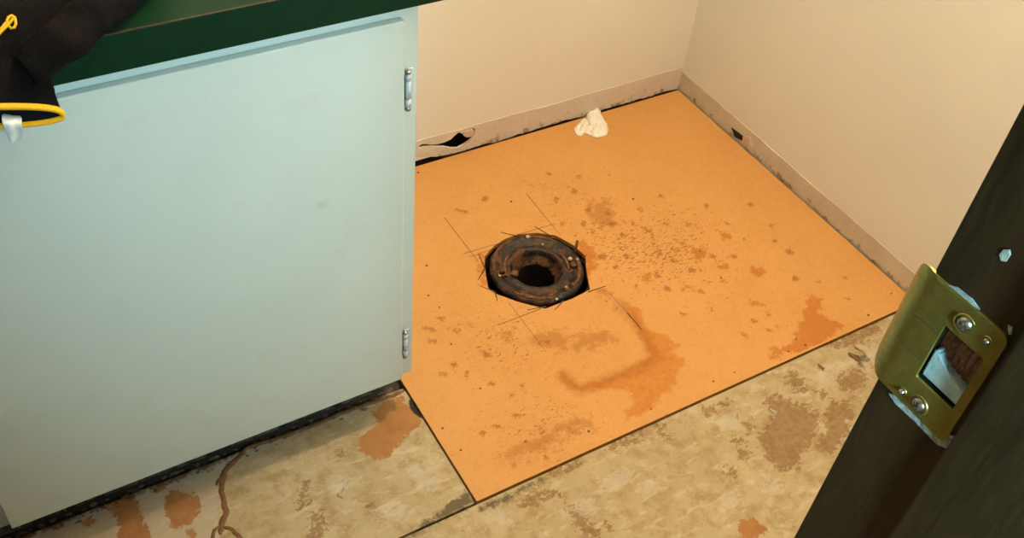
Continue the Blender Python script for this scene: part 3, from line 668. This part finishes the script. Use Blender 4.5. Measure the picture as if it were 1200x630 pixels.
# ------------------------------------------------------------------ rusty closet flange in the cut-out
FC = (-0.5993, -0.3608); fx, fy = FC
FZ = .0045
fl = empty('toilet_flange', (fx, fy, -.012))
tag(fl, 'rusty cast-iron toilet flange around the open drain pipe', 'toilet flange')
RO = .0875; RS = RO / .0765
bm = bmesh.new()
prof = [(RO - .002 * RS, FZ - .020), (RO, FZ - .011), (RO + .0005, FZ - .004), (RO - .003 * RS, FZ + .0005), (RO - .008 * RS, FZ + .0015), (RO - .013 * RS, FZ + .0005),
        (RO - .016 * RS, FZ - .003), (RO - .024 * RS, FZ - .004), (RO - .028 * RS, FZ - .002), (RO - .031 * RS, FZ - .0005), (RO - .035 * RS, FZ - .003),
        (RO - .037 * RS, FZ - .010), (RO - .039 * RS, FZ - .018), (RO - .044 * RS, FZ - .022), (RO - .046 * RS, FZ - .030)]
lathe(bm, prof, fx, fy, 72, .0016, 3)
from_bm('flange_ring', bm, M['iron'], fl, True)
bm = bmesh.new()
lathe(bm, [(RO - .046 * RS, FZ - .028), (RO - .0465 * RS, FZ - .06), (RO - .0465 * RS, -.16), (.0005, -.165)], fx, fy, 48, .0006, 5)
from_bm('drain_pipe', bm, M['pipe'], fl, True)
def arc_path(r, a0, a1, z, n=14): return [(fx + r * math.cos(math.radians(a0 + (a1 - a0) * i / n)), fy + r * math.sin(math.radians(a0 + (a1 - a0) * i / n)), z) for i in range(n + 1)]
for k, (r, a0, a1, rr) in enumerate(((RO - .0075, 95, 165, .0042), (RO - .0075, 205, 262, .0040), (RO - .0085, 300, 352, .0045), (RO - .008, 28, 72, .0036),
                                    (RO - .028, 120, 176, .0032), (RO - .028, 330, 372, .0034))):
    bm = bmesh.new()
    pts = [(x + noise.noise(Vector((x * 90, y * 90, k))) * .002, y + noise.noise(Vector((x * 90, y * 90, k + 5))) * .002, z) for x, y, z in arc_path(r, a0, a1, FZ + (.0018 if r > RO - .015 else -.001))]
    rad = [rr * (.6 + .5 * abs(noise.noise(Vector((i * .7, k, 2)))) + .25 * math.sin(math.pi * i / 14)) for i in range(15)]
    tube(bm, pts, rad, 8, .6); from_bm('rust_crust', bm, M['rust'], fl, True)
def lump(name, c, r, mat, parent, seed, sq=.7, rough=.35):
    bm = bmesh.new(); bmesh.ops.create_icosphere(bm, subdivisions=2, radius=1)
    for v in bm.verts:
        n = v.co.normalized(); k = 1 + rough * noise.noise(n * 1.8 + Vector((seed, 0, 0)))
        v.co = Vector(c) + Vector((n.x * r * k, n.y * r * k, n.z * r * k * sq))
    return from_bm(name, bm, mat, parent, True)
for k, (p, r, mt, zo) in enumerate((((-0.6459, -0.3593), .0075, 'rust', .002), ((-0.6627, -0.3416), .006, 'rust', .001), ((-0.5804, -0.4340), .0055, 'rust', .002), ((-0.6150, -0.4339), .0055, 'rust', .002), ((-0.5622, -0.4285), .005, 'rust', .001),
                         ((-0.5345, -0.3855), .007, 'rust', .001), ((-0.5330, -0.3713), .0042, 'wax', .003), ((-0.5226, -0.3787), .0028, 'wax', .004), ((-0.5749, -0.2861), .0042, 'wax', .004), ((-0.5576, -0.3137), .0026, 'wax', .0),
                         ((-0.6108, -0.4476), .003, 'wax', .002), ((-0.5807, -0.4315), .0022, 'wax', .005), ((-0.6746, -0.3529), .0022, 'wax', .004))):
    q = p; lump('wax_lump' if mt == 'wax' else 'rust_lump', (q[0], q[1], FZ + zo), r, M[mt], fl, k * 3.3)
bq = (-0.5105, -0.3540)
bm = bmesh.new(); tube(bm, [(bq[0], bq[1], FZ - .004), (bq[0] + .0008, bq[1], FZ + .008), (bq[0] + .0022, bq[1] + .001, FZ + .023)], [.0034, .0030, .0029], 10)
from_bm('closet_bolt', bm, M['bolt'], fl, True)
bm = bmesh.new(); lathe(bm, [(.0085, 0), (.0088, .003), (.0062, .0045), (.0055, .0030), (.0050, .0)], 0, 0, 16, .0008, 9)
for v in bm.verts: v.co += Vector((*(-0.6671, -0.3492), FZ + .001))
from_bm('rusted_washer', bm, M['rust'], fl, True)

# ------------------------------------------------------------------ crumpled tissue by the wall
bm = bmesh.new()
bmesh.ops.create_grid(bm, x_segments=44, y_segments=44, size=1.0)
TO = [(-0.3086, -0.0341), (-0.2918, -0.0217), (-0.2747, -0.0226), (-0.2644, -0.0171), (-0.2523, 0.0013), (-0.2348, 0.0108), (-0.2145, 0.0157), (-0.2173, -0.0004), (-0.2262, -0.0239), (-0.2315, -0.0485), (-0.2385, -0.0654), (-0.2522, -0.0790), (-0.2675, -0.0820), (-0.2785, -0.0787), (-0.2862, -0.0703), (-0.2888, -0.0610), (-0.2948, -0.0567), (-0.3048, -0.0620), (-0.3133, -0.0549)]
TC = np.mean(TO, 0); TA = np.array(TO) - TC
def edge_r(a):
    best = .02
    d = np.array([math.cos(a), math.sin(a)])
    for p, q in zip(TA, np.roll(TA, -1, axis=0)):
        e = q - p; den = d[0] * e[1] - d[1] * e[0]
        if abs(den) < 1e-12: continue
        t = (p[0] * e[1] - p[1] * e[0]) / den; u = (p[0] * d[1] - p[1] * d[0]) / den
        if t > 0 and -1e-6 <= u <= 1 + 1e-6: best = t
    return best
for v in bm.verts:
    x, y = v.co.x, v.co.y
    r = max(abs(x), abs(y)); a = math.atan2(y, x)
    rr = edge_r(a) * r
    px, py = TC[0] + rr * math.cos(a), TC[1] + rr * math.sin(a)
    dome = (1 - r ** 3)
    q = Vector((px * 55, py * 55, 2.0))
    fold = abs(noise.noise(q)) * 1.1 + abs(noise.noise(q * 2.1 + Vector((3, 1, 0)))) * .6 + .25 * noise.noise(q * 4)
    v.co = (px + noise.noise(q * 1.7) * .002, py + noise.noise(q * 1.7 + Vector((7, 7, 7))) * .002, ZB + .0015 + dome * (.005 + .020 * fold))
r = bmesh.ops.extrude_face_region(bm, geom=bm.faces[:])
for g in r['geom']:
    if isinstance(g, bmesh.types.BMVert): g.co.z = max(ZB + .0004, g.co.z - .0012)
ti = from_bm('crumpled_tissue', bm, M['tissue'], None, True)
tag(ti, 'crumpled white tissue on the orange board by the back wall', 'tissue')

# ------------------------------------------------------------------ vanity cabinet
YF, YD, YC = -.538, -.549, -.563
VX, VL = -.9432, -1.95
van = empty('vanity_cabinet', (-1.44, -.27, 0))
tag(van, 'pale blue-white painted bathroom vanity cabinet with a flat slab door', 'cabinet')
boxo('side_panel', (VX - .018, YF + .018, .0855), (VX, -.004, .728), M['vanity'], van)
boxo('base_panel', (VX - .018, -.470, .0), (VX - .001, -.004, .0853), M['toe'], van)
boxo('side_panel', (VL, YF + .018, .0855), (VL + .018, -.004, .728), M['vanity'], van)
boxo('cabinet_bottom', (VL + .018, YF + .018, .0855), (VX - .018, -.02, .100), M['cabinet_inside'], van)
boxo('stile', (-.998, YF, .0855), (VX, YF + .018, .7285), M['vanity'], van)
boxo('stile', (-1.590, YF, .0855), (-1.498, YF + .018, .7285), M['vanity'], van)
boxo('stile', (VL, YF, .0855), (VL + .04, YF + .018, .7285), M['vanity'], van)
boxo('rail', (VL + .04, YF, .672), (-.998, YF + .0175, .7285), M['vanity'], van)
boxo('rail', (VL + .04, YF, .0855), (-.998, YF + .0175, .115), M['vanity'], van)
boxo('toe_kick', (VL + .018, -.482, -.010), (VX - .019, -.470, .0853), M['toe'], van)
boxo('cabinet_door', (-1.5235, YD, .0885), (-.9640, YF - .0006, .7075), M['vanity'], van, .0022, 3)
boxo('cabinet_door', (-1.93, YD, .0885), (-1.5650, YF - .0006, .7075), M['vanity'], van, .0022, 3)
def hinge(z0, z1, worn):
    h = empty('hinge', (0, 0, 0)); h.parent = van; h.matrix_parent_inverse = Matrix.Translation(-van.location)
    hx, hy, r = -.9572, YF - .0060, .0038
    L_ = z1 - z0
    def cyl(name, a, b, rad, mat):
        bm = bmesh.new(); lathe(bm, [(rad * .4, a), (rad, a + .0007), (rad, b - .0007), (rad * .4, b)], hx, hy, 14)
        bmesh.ops.holes_fill(bm, edges=bm.edges[:], sides=20)
        return from_bm(name, bm, mat, h, True)
    boxo('hinge_leaf_and_shadow', (hx, YF - .0024, z0 + .003), (hx + .009, YF - .0002, z1 - .003), M['hinge_paint'], h, .0006)
    boxo('hinge_leaf_and_shadow', (hx - .0070, YF - .0050, z0 + .003), (hx - .0045, YF - .0008, z1 - .003), M['hinge_shadow'], h, .0004)  # dark strip stands in for the shadow left of the knuckle
    cyl('knuckle', z0 + .004, z0 + L_ * .27, r, M['hinge_paint'])
    cyl('knuckle', z0 + L_ * .28, z0 + L_ * .72, r * .96, M['hinge_paint'])
    cyl('knuckle', z0 + L_ * .73, z1 - .008, r, M['hinge_paint'])
    cyl('hinge_pin', z0 - .001, z1 - .004, r * .55, M['steel'])
    for z, mt in ((z1 - .004, 'steel'), (z0 + .001, 'steel')):
        bm = bmesh.new(); bmesh.ops.create_uvsphere(bm, u_segments=14, v_segments=8, radius=r * .95, matrix=Matrix.Translation((hx, hy, z)))
        from_bm('pin_tip', bm, M[mt], h, True)
    return h
HM = []
hinge(.5840, .6405, False); hinge(.1310, .1900, True)

ct = empty('countertop', (-1.43, -.28, .731))
tag(ct, 'dark green laminate countertop on the vanity', 'countertop')
boxo('counter_slab', (-1.99, YC, .731), (-.918, -.003, .7722), M['laminate'], ct, .0012)
boxo('laminate_seam', (-1.989, YC - .0002, .7716), (-.919, YC + .0016, .7726), M['laminate_edge'], ct)

# ------------------------------------------------------------------ work glove over the counter edge
gl = empty('work_glove', (-1.385, -.50, .773))
tag(gl, 'black work glove with yellow cuff trim draped over the green counter edge', 'glove')
GX = -1.386
secs = [  # y, z, half width, half thickness, roll (z drop per metre of x), centre x shift
    (-.606, .7445, .060, .0100, -.25, -.006), (-.596, .7540, .0590, .0115, -.24, -.006), (-.586, .7660, .0580, .0135, -.20, -.005), (-.574, .7830, .0610, .0165, -.14, .000),
    (-.556, .7965, .0700, .0190, -.05, .010), (-.530, .8010, .0840, .0215, 0, .026), (-.495, .8010, .0950, .0225, 0, .040), (-.455, .7980, .0960, .0210, 0, .044), (-.415, .7930, .0800, .0170, 0, .030)]
def sec_ring(s, k=1.0, n=40, inset=0.0):
    y, z, a, b, roll, sh = s; out_ = []
    for i in range(n):
        t = 2 * math.pi * i / n; c, s_ = math.cos(t), math.sin(t)
        x = math.copysign(abs(c) ** .75, c) * (a - inset); w = math.copysign(abs(s_) ** .8, s_) * (b - inset)
        out_.append(Vector((GX + sh + x, y, z + w + roll * x)))
    return out_
bm = bmesh.new(); rings = []
for s in secs[1:]:
    rings.append([bm.verts.new(p + Vector((0, noise.noise(p * 38) * .003, noise.noise(p * 30 + Vector((5, 0, 0))) * .004))) for p in sec_ring(s)])
for a, b in zip(rings, rings[1:]):
    for k in range(40): bm.faces.new((a[k], a[(k + 1) % 40], b[(k + 1) % 40], b[k]))
bm.faces.new(rings[0][::-1]); bm.faces.new(rings[-1])
tube(bm, [(-1.350, -.590, .770), (-1.316, -.583, .784), (-1.283, -.566, .796), (-1.250, -.537, .801), (-1.222, -.502, .797), (-1.203, -.460, .791), (-1.196, -.43, .786)], [.0150, .0190, .0215, .0230, .0205, .0155, .009], 18, .95)
for k, (dx, ln) in enumerate(((-.042, .075), (-.014, .09), (.014, .085), (.042, .065))):
    tube(bm, [(GX + dx, -.435, .794), (GX + dx * 1.1, -.40, .790), (GX + dx * 1.2, -.40 + ln * .5, .7875), (GX + dx * 1.2, -.40 + ln, .786)], [.0150, .0142, .0132, .008], 12, .85)
body = from_bm('glove_body', bm, M['glove'], gl, True)
md = body.modifiers.new('merge', 'REMESH'); md.mode = 'VOXEL'; md.voxel_size = .0022; md.use_smooth_shade = True
md = body.modifiers.new('smooth', 'SMOOTH'); md.iterations = 6
fold_tex = bpy.data.textures.new('glove_folds', 'CLOUDS'); fold_tex.noise_scale = .034; fold_tex.noise_depth = 1
md = body.modifiers.new('folds', 'DISPLACE'); md.texture = fold_tex; md.strength = .011; md.mid_level = .5; md.texture_coords = 'GLOBAL'
# cuff: open double wall
bm = bmesh.new()
o1 = [bm.verts.new(p) for p in sec_ring(secs[2], inset=-.0006)]; o2 = [bm.verts.new(p) for p in sec_ring(secs[1], inset=-.0008)]; o3 = [bm.verts.new(p) for p in sec_ring(secs[0])]
for a, b in ((o1, o2), (o2, o3)):
    for k in range(40): bm.faces.new((a[k], a[(k + 1) % 40], b[(k + 1) % 40], b[k]))
from_bm('cuff', bm, M['glove'], gl, True)
bm = bmesh.new()
i3 = [bm.verts.new(p + Vector((0, -.0006, -.0004))) for p in sec_ring(secs[0], inset=.0025)]
i2 = [bm.verts.new(p) for p in sec_ring((-.5975, .7525, .058, .0105, -.25, -.006), inset=.003)]
for k in range(40): bm.faces.new((i3[k], i3[(k + 1) % 40], i2[(k + 1) % 40], i2[k]))
bm.faces.new(i2)
from_bm('cuff_lining', bm, M['glove_inside'], gl, True)
bm = bmesh.new(); ring = sec_ring(secs[0], n=56); n = len(ring)
cs = [(.0026 * math.cos(q), .0026 * math.sin(q)) for q in [2 * math.pi * i / 8 for i in range(8)]]
cx_ = sum(ring, Vector()) / n; RR = []
for i, p in enumerate(ring):
    t = (ring[(i + 1) % n] - ring[i - 1]).normalized(); ax = Vector((0, -.9, -.44)).normalized(); nn = t.cross(ax).normalized()
    RR.append([bm.verts.new(p + nn * a + ax * (b * 1.35)) for a, b in cs])
for i in range(n):
    for k in range(8): bm.faces.new((RR[i][k], RR[i][(k + 1) % 8], RR[(i + 1) % n][(k + 1) % 8], RR[(i + 1) % n][k]))
hem = from_bm('cuff_trim', bm, M['yellow'], gl, True)
# embroidered yellow emblem on the cuff back (loop with a trailing stroke)
bpy.context.view_layer.update()
body_e = body.evaluated_get(bpy.context.evaluated_depsgraph_get())
def yel(pts, r):
    inv = body_e.matrix_world.inverted(); out_ = []
    for q in pts:
        ok, loc, nor, _ = body_e.closest_point_on_mesh(inv @ Vector(q))
        out_.append(body_e.matrix_world @ (loc + nor * .0006))
    bm = bmesh.new(); tube(bm, out_, r, 6); from_bm('cuff_emblem', bm, M['yellow'], gl, True)
yel([(-1.3653, -0.5727, 0.7960), (-1.3598, -0.5700, 0.7990), (-1.3546, -0.5677, 0.8015), (-1.3503, -0.5658, 0.8036), (-1.3465, -0.5639, 0.8058), (-1.3447, -0.5629, 0.8069), (-1.3463, -0.5619, 0.8080), (-1.3494, -0.5625, 0.8073), (-1.3515, -0.5642, 0.8055), (-1.3520, -0.5666, 0.8028), (-1.3503, -0.5689, 0.8003), (-1.3475, -0.5687, 0.8004), (-1.3454, -0.5665, 0.8028), (-1.3447, -0.5636, 0.8061), (-1.3463, -0.5619, 0.8080)], .0014)
yel([(-1.3622, -0.5692, 0.7999), (-1.3572, -0.5674, 0.8019), (-1.3526, -0.5650, 0.8045)], .0011)
# white care tag hanging out of the cuff
bm = bmesh.new()
TP = [((-1.3793,-0.6000,0.7399), (-1.3653,-0.6000,0.7340)), ((-1.3812,-0.6110,0.7406), (-1.3647,-0.6110,0.7366)), ((-1.3819,-0.6120,0.7333), (-1.3689,-0.6120,0.7293)), ((-1.3810,-0.6090,0.7235), (-1.3659,-0.6090,0.7244)), ((-1.3805,-0.6060,0.7118), (-1.3701,-0.6060,0.7133))]
rows = []
for k, (pl, pr) in enumerate(TP):
    row = []
    for i in range(7):
        q = Vector(pl).lerp(Vector(pr), i / 6); q += Vector((0, math.sin(i * 1.3 + k * .9) * .0016, noise.noise(q * 120) * .001)); row.append(bm.verts.new(q))
    rows.append(row)
for a, b in zip(rows, rows[1:]):
    for i in range(6): bm.faces.new((a[i], a[i + 1], b[i + 1], b[i]))
tg = from_bm('care_tag', bm, M['tag'], gl, True)
md = tg.modifiers.new('thick', 'SOLIDIFY'); md.thickness = .0006
md = tg.modifiers.new('sub', 'SUBSURF'); md.levels = 1; md.render_levels = 2

# ------------------------------------------------------------------ door jamb and strike plate
jamb = empty('trim_1', (XJ + .01, -1.345, 0))
tag(jamb, 'dark stained wooden door jamb in the foreground', 'door jamb', kind='structure')
HY0, HY1, HZ0, HZ1 = -1.3128, -1.2928, .9835, 1.0155
def yz_plate(name, outline, holes, x_face, x_back, mat, parent):
    o = slab_from_cdt(name, [], outline, holes, 0.0, x_back - x_face, mat, parent)
    for v in o.data.vertices:
        y, zz, dep = v.co; v.co = (x_back - dep, y, zz)
    return o
mort = [(HY0 - .001, HZ0 - .001), (HY1 + .001, HZ0 - .001), (HY1 + .001, HZ1 + .001), (HY0 - .001, HZ1 + .001)]
yz_plate('jamb_board', [(-1.412, 0), (YJ - .0012, 0), (YJ, .0012), (YJ, 2.05), (-1.412, 2.05)], [mort], XJ, XJ + .0200, M['wood'], jamb)
boxo('jamb_back', (XJ + .0165, -1.410, 0), (XJ + .0205, YJ - .001, 2.049), M['raw_wood'], jamb)
boxo('door_stop', (XJ - .0055, -1.409, 0), (XJ + .0005, -1.3205, 2.03), M['wood'], jamb, .0012)
boxo('casing', (XJ + .0120, YJ - .006, 0), (XJ + .070, YJ + .007, 2.10), M['wood'], jamb, .002)
# putty and splintered wood in the mortise
bm = bmesh.new()
pts = [(HY1, HZ0), (HY0, HZ0), (HY0, .9918), (-1.3090, .9925), (-1.3045, .9940), (-1.3000, .9946), (-1.2965, .9975), (-1.2950, .9990), (HY1, .9992)]
a = [bm.verts.new((XJ + .0022, y, z)) for y, z in pts]; b = [bm.verts.new((XJ + .0085, y, z)) for y, z in pts]
bm.faces.new(a)
for i in range(len(pts)): bm.faces.new((a[i], b[i], b[(i + 1) % len(pts)], a[(i + 1) % len(pts)]))
bmesh.ops.bevel(bm, geom=bm.edges[:], offset=.0008, segments=2, affect='EDGES')
from_bm('mortise_putty', bm, M['putty'], jamb)
boxo('mortise_back', (XJ + .0070, HY0 - .003, HZ0 - .003), (XJ + .0120, HY1 + .003, HZ1 + .003), M['raw_wood'], jamb)
for k in range(5):
    y = -1.298 - .003 * k; bm = bmesh.new()
    tube(bm, [(XJ + .0075, y, .993), (XJ + .0068 + .0006 * (k % 2), y + .0006, 1.004), (XJ + .0072, y, 1.0160)], [.0014, .0020, .0012], 6)
    from_bm('wood_splinter', bm, M['raw_wood'], jamb, True)
def yz_chip(name, pts, mat, parent, x0=None, th=.0006):
    x0 = XJ if x0 is None else x0
    bm = bmesh.new(); a = [bm.verts.new((x0 - th, y, z)) for y, z in pts]; b = [bm.verts.new((x0 + .0002, y, z)) for y, z in pts]
    bm.faces.new(a)
    for i in range(len(pts)): bm.faces.new((a[i], b[i], b[(i + 1) % len(pts)], a[(i + 1) % len(pts)]))
    return from_bm(name, bm, mat, parent)
for pts in ([(-1.2973, 1.0580), (-1.2977, 1.0609), (-1.2996, 1.0625), (-1.3008, 1.0610), (-1.3007, 1.0575), (-1.2990, 1.0564)], [(-1.2859, 0.9639), (-1.2929, 0.9684), (-1.3141, 0.9698), (-1.3191, 0.9729), (-1.3194, 0.9650), (-1.3150, 0.9624), (-1.3026, 0.9629), (-1.2908, 0.9623)], [(-1.2859, 1.0318), (-1.2894, 1.0336), (-1.2969, 1.0340), (-1.3014, 1.0326), (-1.2985, 1.0308), (-1.2916, 1.0309)], [(-1.3376, 0.9585), (-1.3384, 0.9596), (-1.3394, 0.9559), (-1.3386, 0.9548)], [(-1.3133, 1.0357), (-1.3151, 1.0361), (-1.3163, 1.0331), (-1.3154, 1.0326)]):
    yz_chip('paint_chip', pts, M['residue'], jamb)

PL = empty('strike_plate', (XJ, -1.298, .968))
tag(PL, 'aged brass strike plate screwed to the dark door jamb', 'strike plate')
Y0, Y1 = -1.3170, -1.2830         # flat part; beyond Y1 the lip curls around the jamb edge
PZ0, PZ1 = .9660, 1.0320
LIP = .0172
def rrect(x0, x1, y0, y1, rs, n=6):
    o = []
    for (cx, cy, sx, sy, r, a0) in ((x1, y1, -1, -1, rs[0], 0), (x0, y1, 1, -1, rs[1], 90), (x0, y0, 1, 1, rs[2], 180), (x1, y0, -1, 1, rs[3], 270)):
        for i in range(n + 1):
            a = math.radians(a0 + 90 * i / n); o.append((cx + sx * r + r * math.cos(a), cy + sy * r + r * math.sin(a)))
    return o
outl = rrect(Y0, Y1 + LIP, PZ0, PZ1, (.0125, .0045, .0030, .0125))
hol = rrect(HY0, HY1, HZ0, HZ1, (.0008, .0008, .0008, .0014), 3)
gp2 = [(y, z) for y in np.arange(Y1 - .002, Y1 + LIP - .0005, .0009) for z in np.arange(PZ0 + .0006, PZ1, .002)]
gp2 = [p for p in gp2 if sdf_poly(np.array([p]), outl)[0] < -.0004 and sdf_poly(np.array([p]), hol)[0] > .0006]
XP = XJ - .0010                   # front face
pl = slab_from_cdt('plate', gp2, outl, [hol], .0, .0013, M['brass'], PL)
RL = .0180
for v in pl.data.vertices:
    s, z, dep = v.co
    if s <= Y1: x, y, nx, ny = XP, s, -1.0, 0.0
    else:
        a = (s - Y1) / RL; x = XP + RL * (1 - math.cos(a)); y = Y1 + RL * math.sin(a); nx, ny = -math.cos(a), math.sin(a)
    off = dep - .0013
    v.co = (x + nx * off, y + ny * off, z)
for p in pl.data.polygons: p.use_smooth = False
md = pl.modifiers.new('bevel', 'BEVEL'); md.width = .0004; md.segments = 2; md.limit_method = 'ANGLE'; md.angle_limit = math.radians(54)
def screw(y, z, r, phil, tilt, seed):
    e = empty('screw', (0, 0, 0)); e.parent = PL; e.matrix_parent_inverse = Matrix.Translation(-PL.location)
    Mx = Matrix.Translation((XP, y, z)) @ Matrix.Rotation(tilt, 4, 'Z') @ Matrix.Rotation(math.radians(-90), 4, 'Y')
    bm = bmesh.new(); lathe(bm, [(r * 1.35, .0), (r * 1.32, .0005), (r * 1.05, -.0002), (r * 1.02, .0004), (r * .9, .0011), (r * .5, .0017), (r * .02, .0019)], 0, 0, 28)
    bm.transform(Mx); from_bm('screw_head', bm, M['screw'], e, True)
    bm = bmesh.new(); lathe(bm, [(r * 1.50, -.0006), (r * 1.5, .0004), (r * 1.30, .0005), (r * 1.2, -.0004)], 0, 0, 28)
    bm.transform(Mx); from_bm('countersink', bm, M['brass'], e, True)
    for k in range(2 if phil else 1):
        bm = bmesh.new(); box(bm, (-r * .62, -r * .13, .0010), (r * .62, r * .13, .0020)); bm.transform(Mx @ Matrix.Rotation(math.radians(seed + 90 * k), 4, 'Z'))
        from_bm('screw_slot', bm, M['screw_slot'], e)
screw(-1.2996, 1.0228, .0031, True, .12, 25)
screw(-1.3002, .9727, .0031, True, -.1, 50)
screw(-1.3103, 1.0240, .0014, False, 0, 70)
screw(-1.2912, .9716, .0014, False, 0, 70)
for z in (.9925, 1.0095):
    boxo('scribe_line', (XP - .00012, -1.2915, z), (XP + .0003, -1.2800, z + .00035), M['screw'], PL)

# ------------------------------------------------------------------ unseen dark door, added at the left to cut stray bounce light
dr = boxo('added_dark_door', (-1.900, -1.275, .012), (-1.862, -.580, 2.03), M['wood'], None, .002)
tag(dr, 'unseen dark wooden door added beside the vanity to cut bounce light', 'door', kind='structure')

# ------------------------------------------------------------------ debris along the vanity foot
bm = bmesh.new(); r = random.Random(5)
for k in range(260):
    x = r.uniform(-1.56, -.95); y = r.gauss(-.500, .010); y = min(max(y, -.516), -.4885); s = r.uniform(.0006, .0024) * (1 if y < -.5055 else 1.7)
    n0 = len(bm.verts)
    res = bmesh.ops.create_icosphere(bm, subdivisions=1, radius=1)
    for v in res['verts']:
        q = v.co * (1 + r.uniform(-.35, .35)); v.co = Vector((x + q.x * s * 1.6, y + q.y * s, (.0016 if y < -.5055 else -.0125) + s * .5 + q.z * s * .6))
db = from_bm('floor_debris', bm, M['debris'])
tag(db, 'grey-brown crumbs of debris along the foot of the vanity', 'debris', kind='stuff')

# ------------------------------------------------------------------ unseen ceiling lamp, invented as the source of the warm light
lp = empty('added_ceiling_lamp', (LAMP_POS[0], LAMP_POS[1], 2.3))
tag(lp, 'unseen ceiling lamp with a glowing globe, added to give the warm light', 'lamp')
bm = bmesh.new(); lathe(bm, [(.075, 2.299), (.075, 2.285), (.05, 2.262), (.012, 2.25), (.010, 2.06), (.030, 2.05), (.034, 2.015)], LAMP_POS[0], LAMP_POS[1], 32)
from_bm('lamp_base', bm, M['white_metal'], lp, True)
bm = bmesh.new(); bmesh.ops.create_uvsphere(bm, u_segments=24, v_segments=14, radius=.055, matrix=Matrix.Translation(LAMP_POS))
from_bm('lamp_globe', bm, M['lamp'], lp, True)
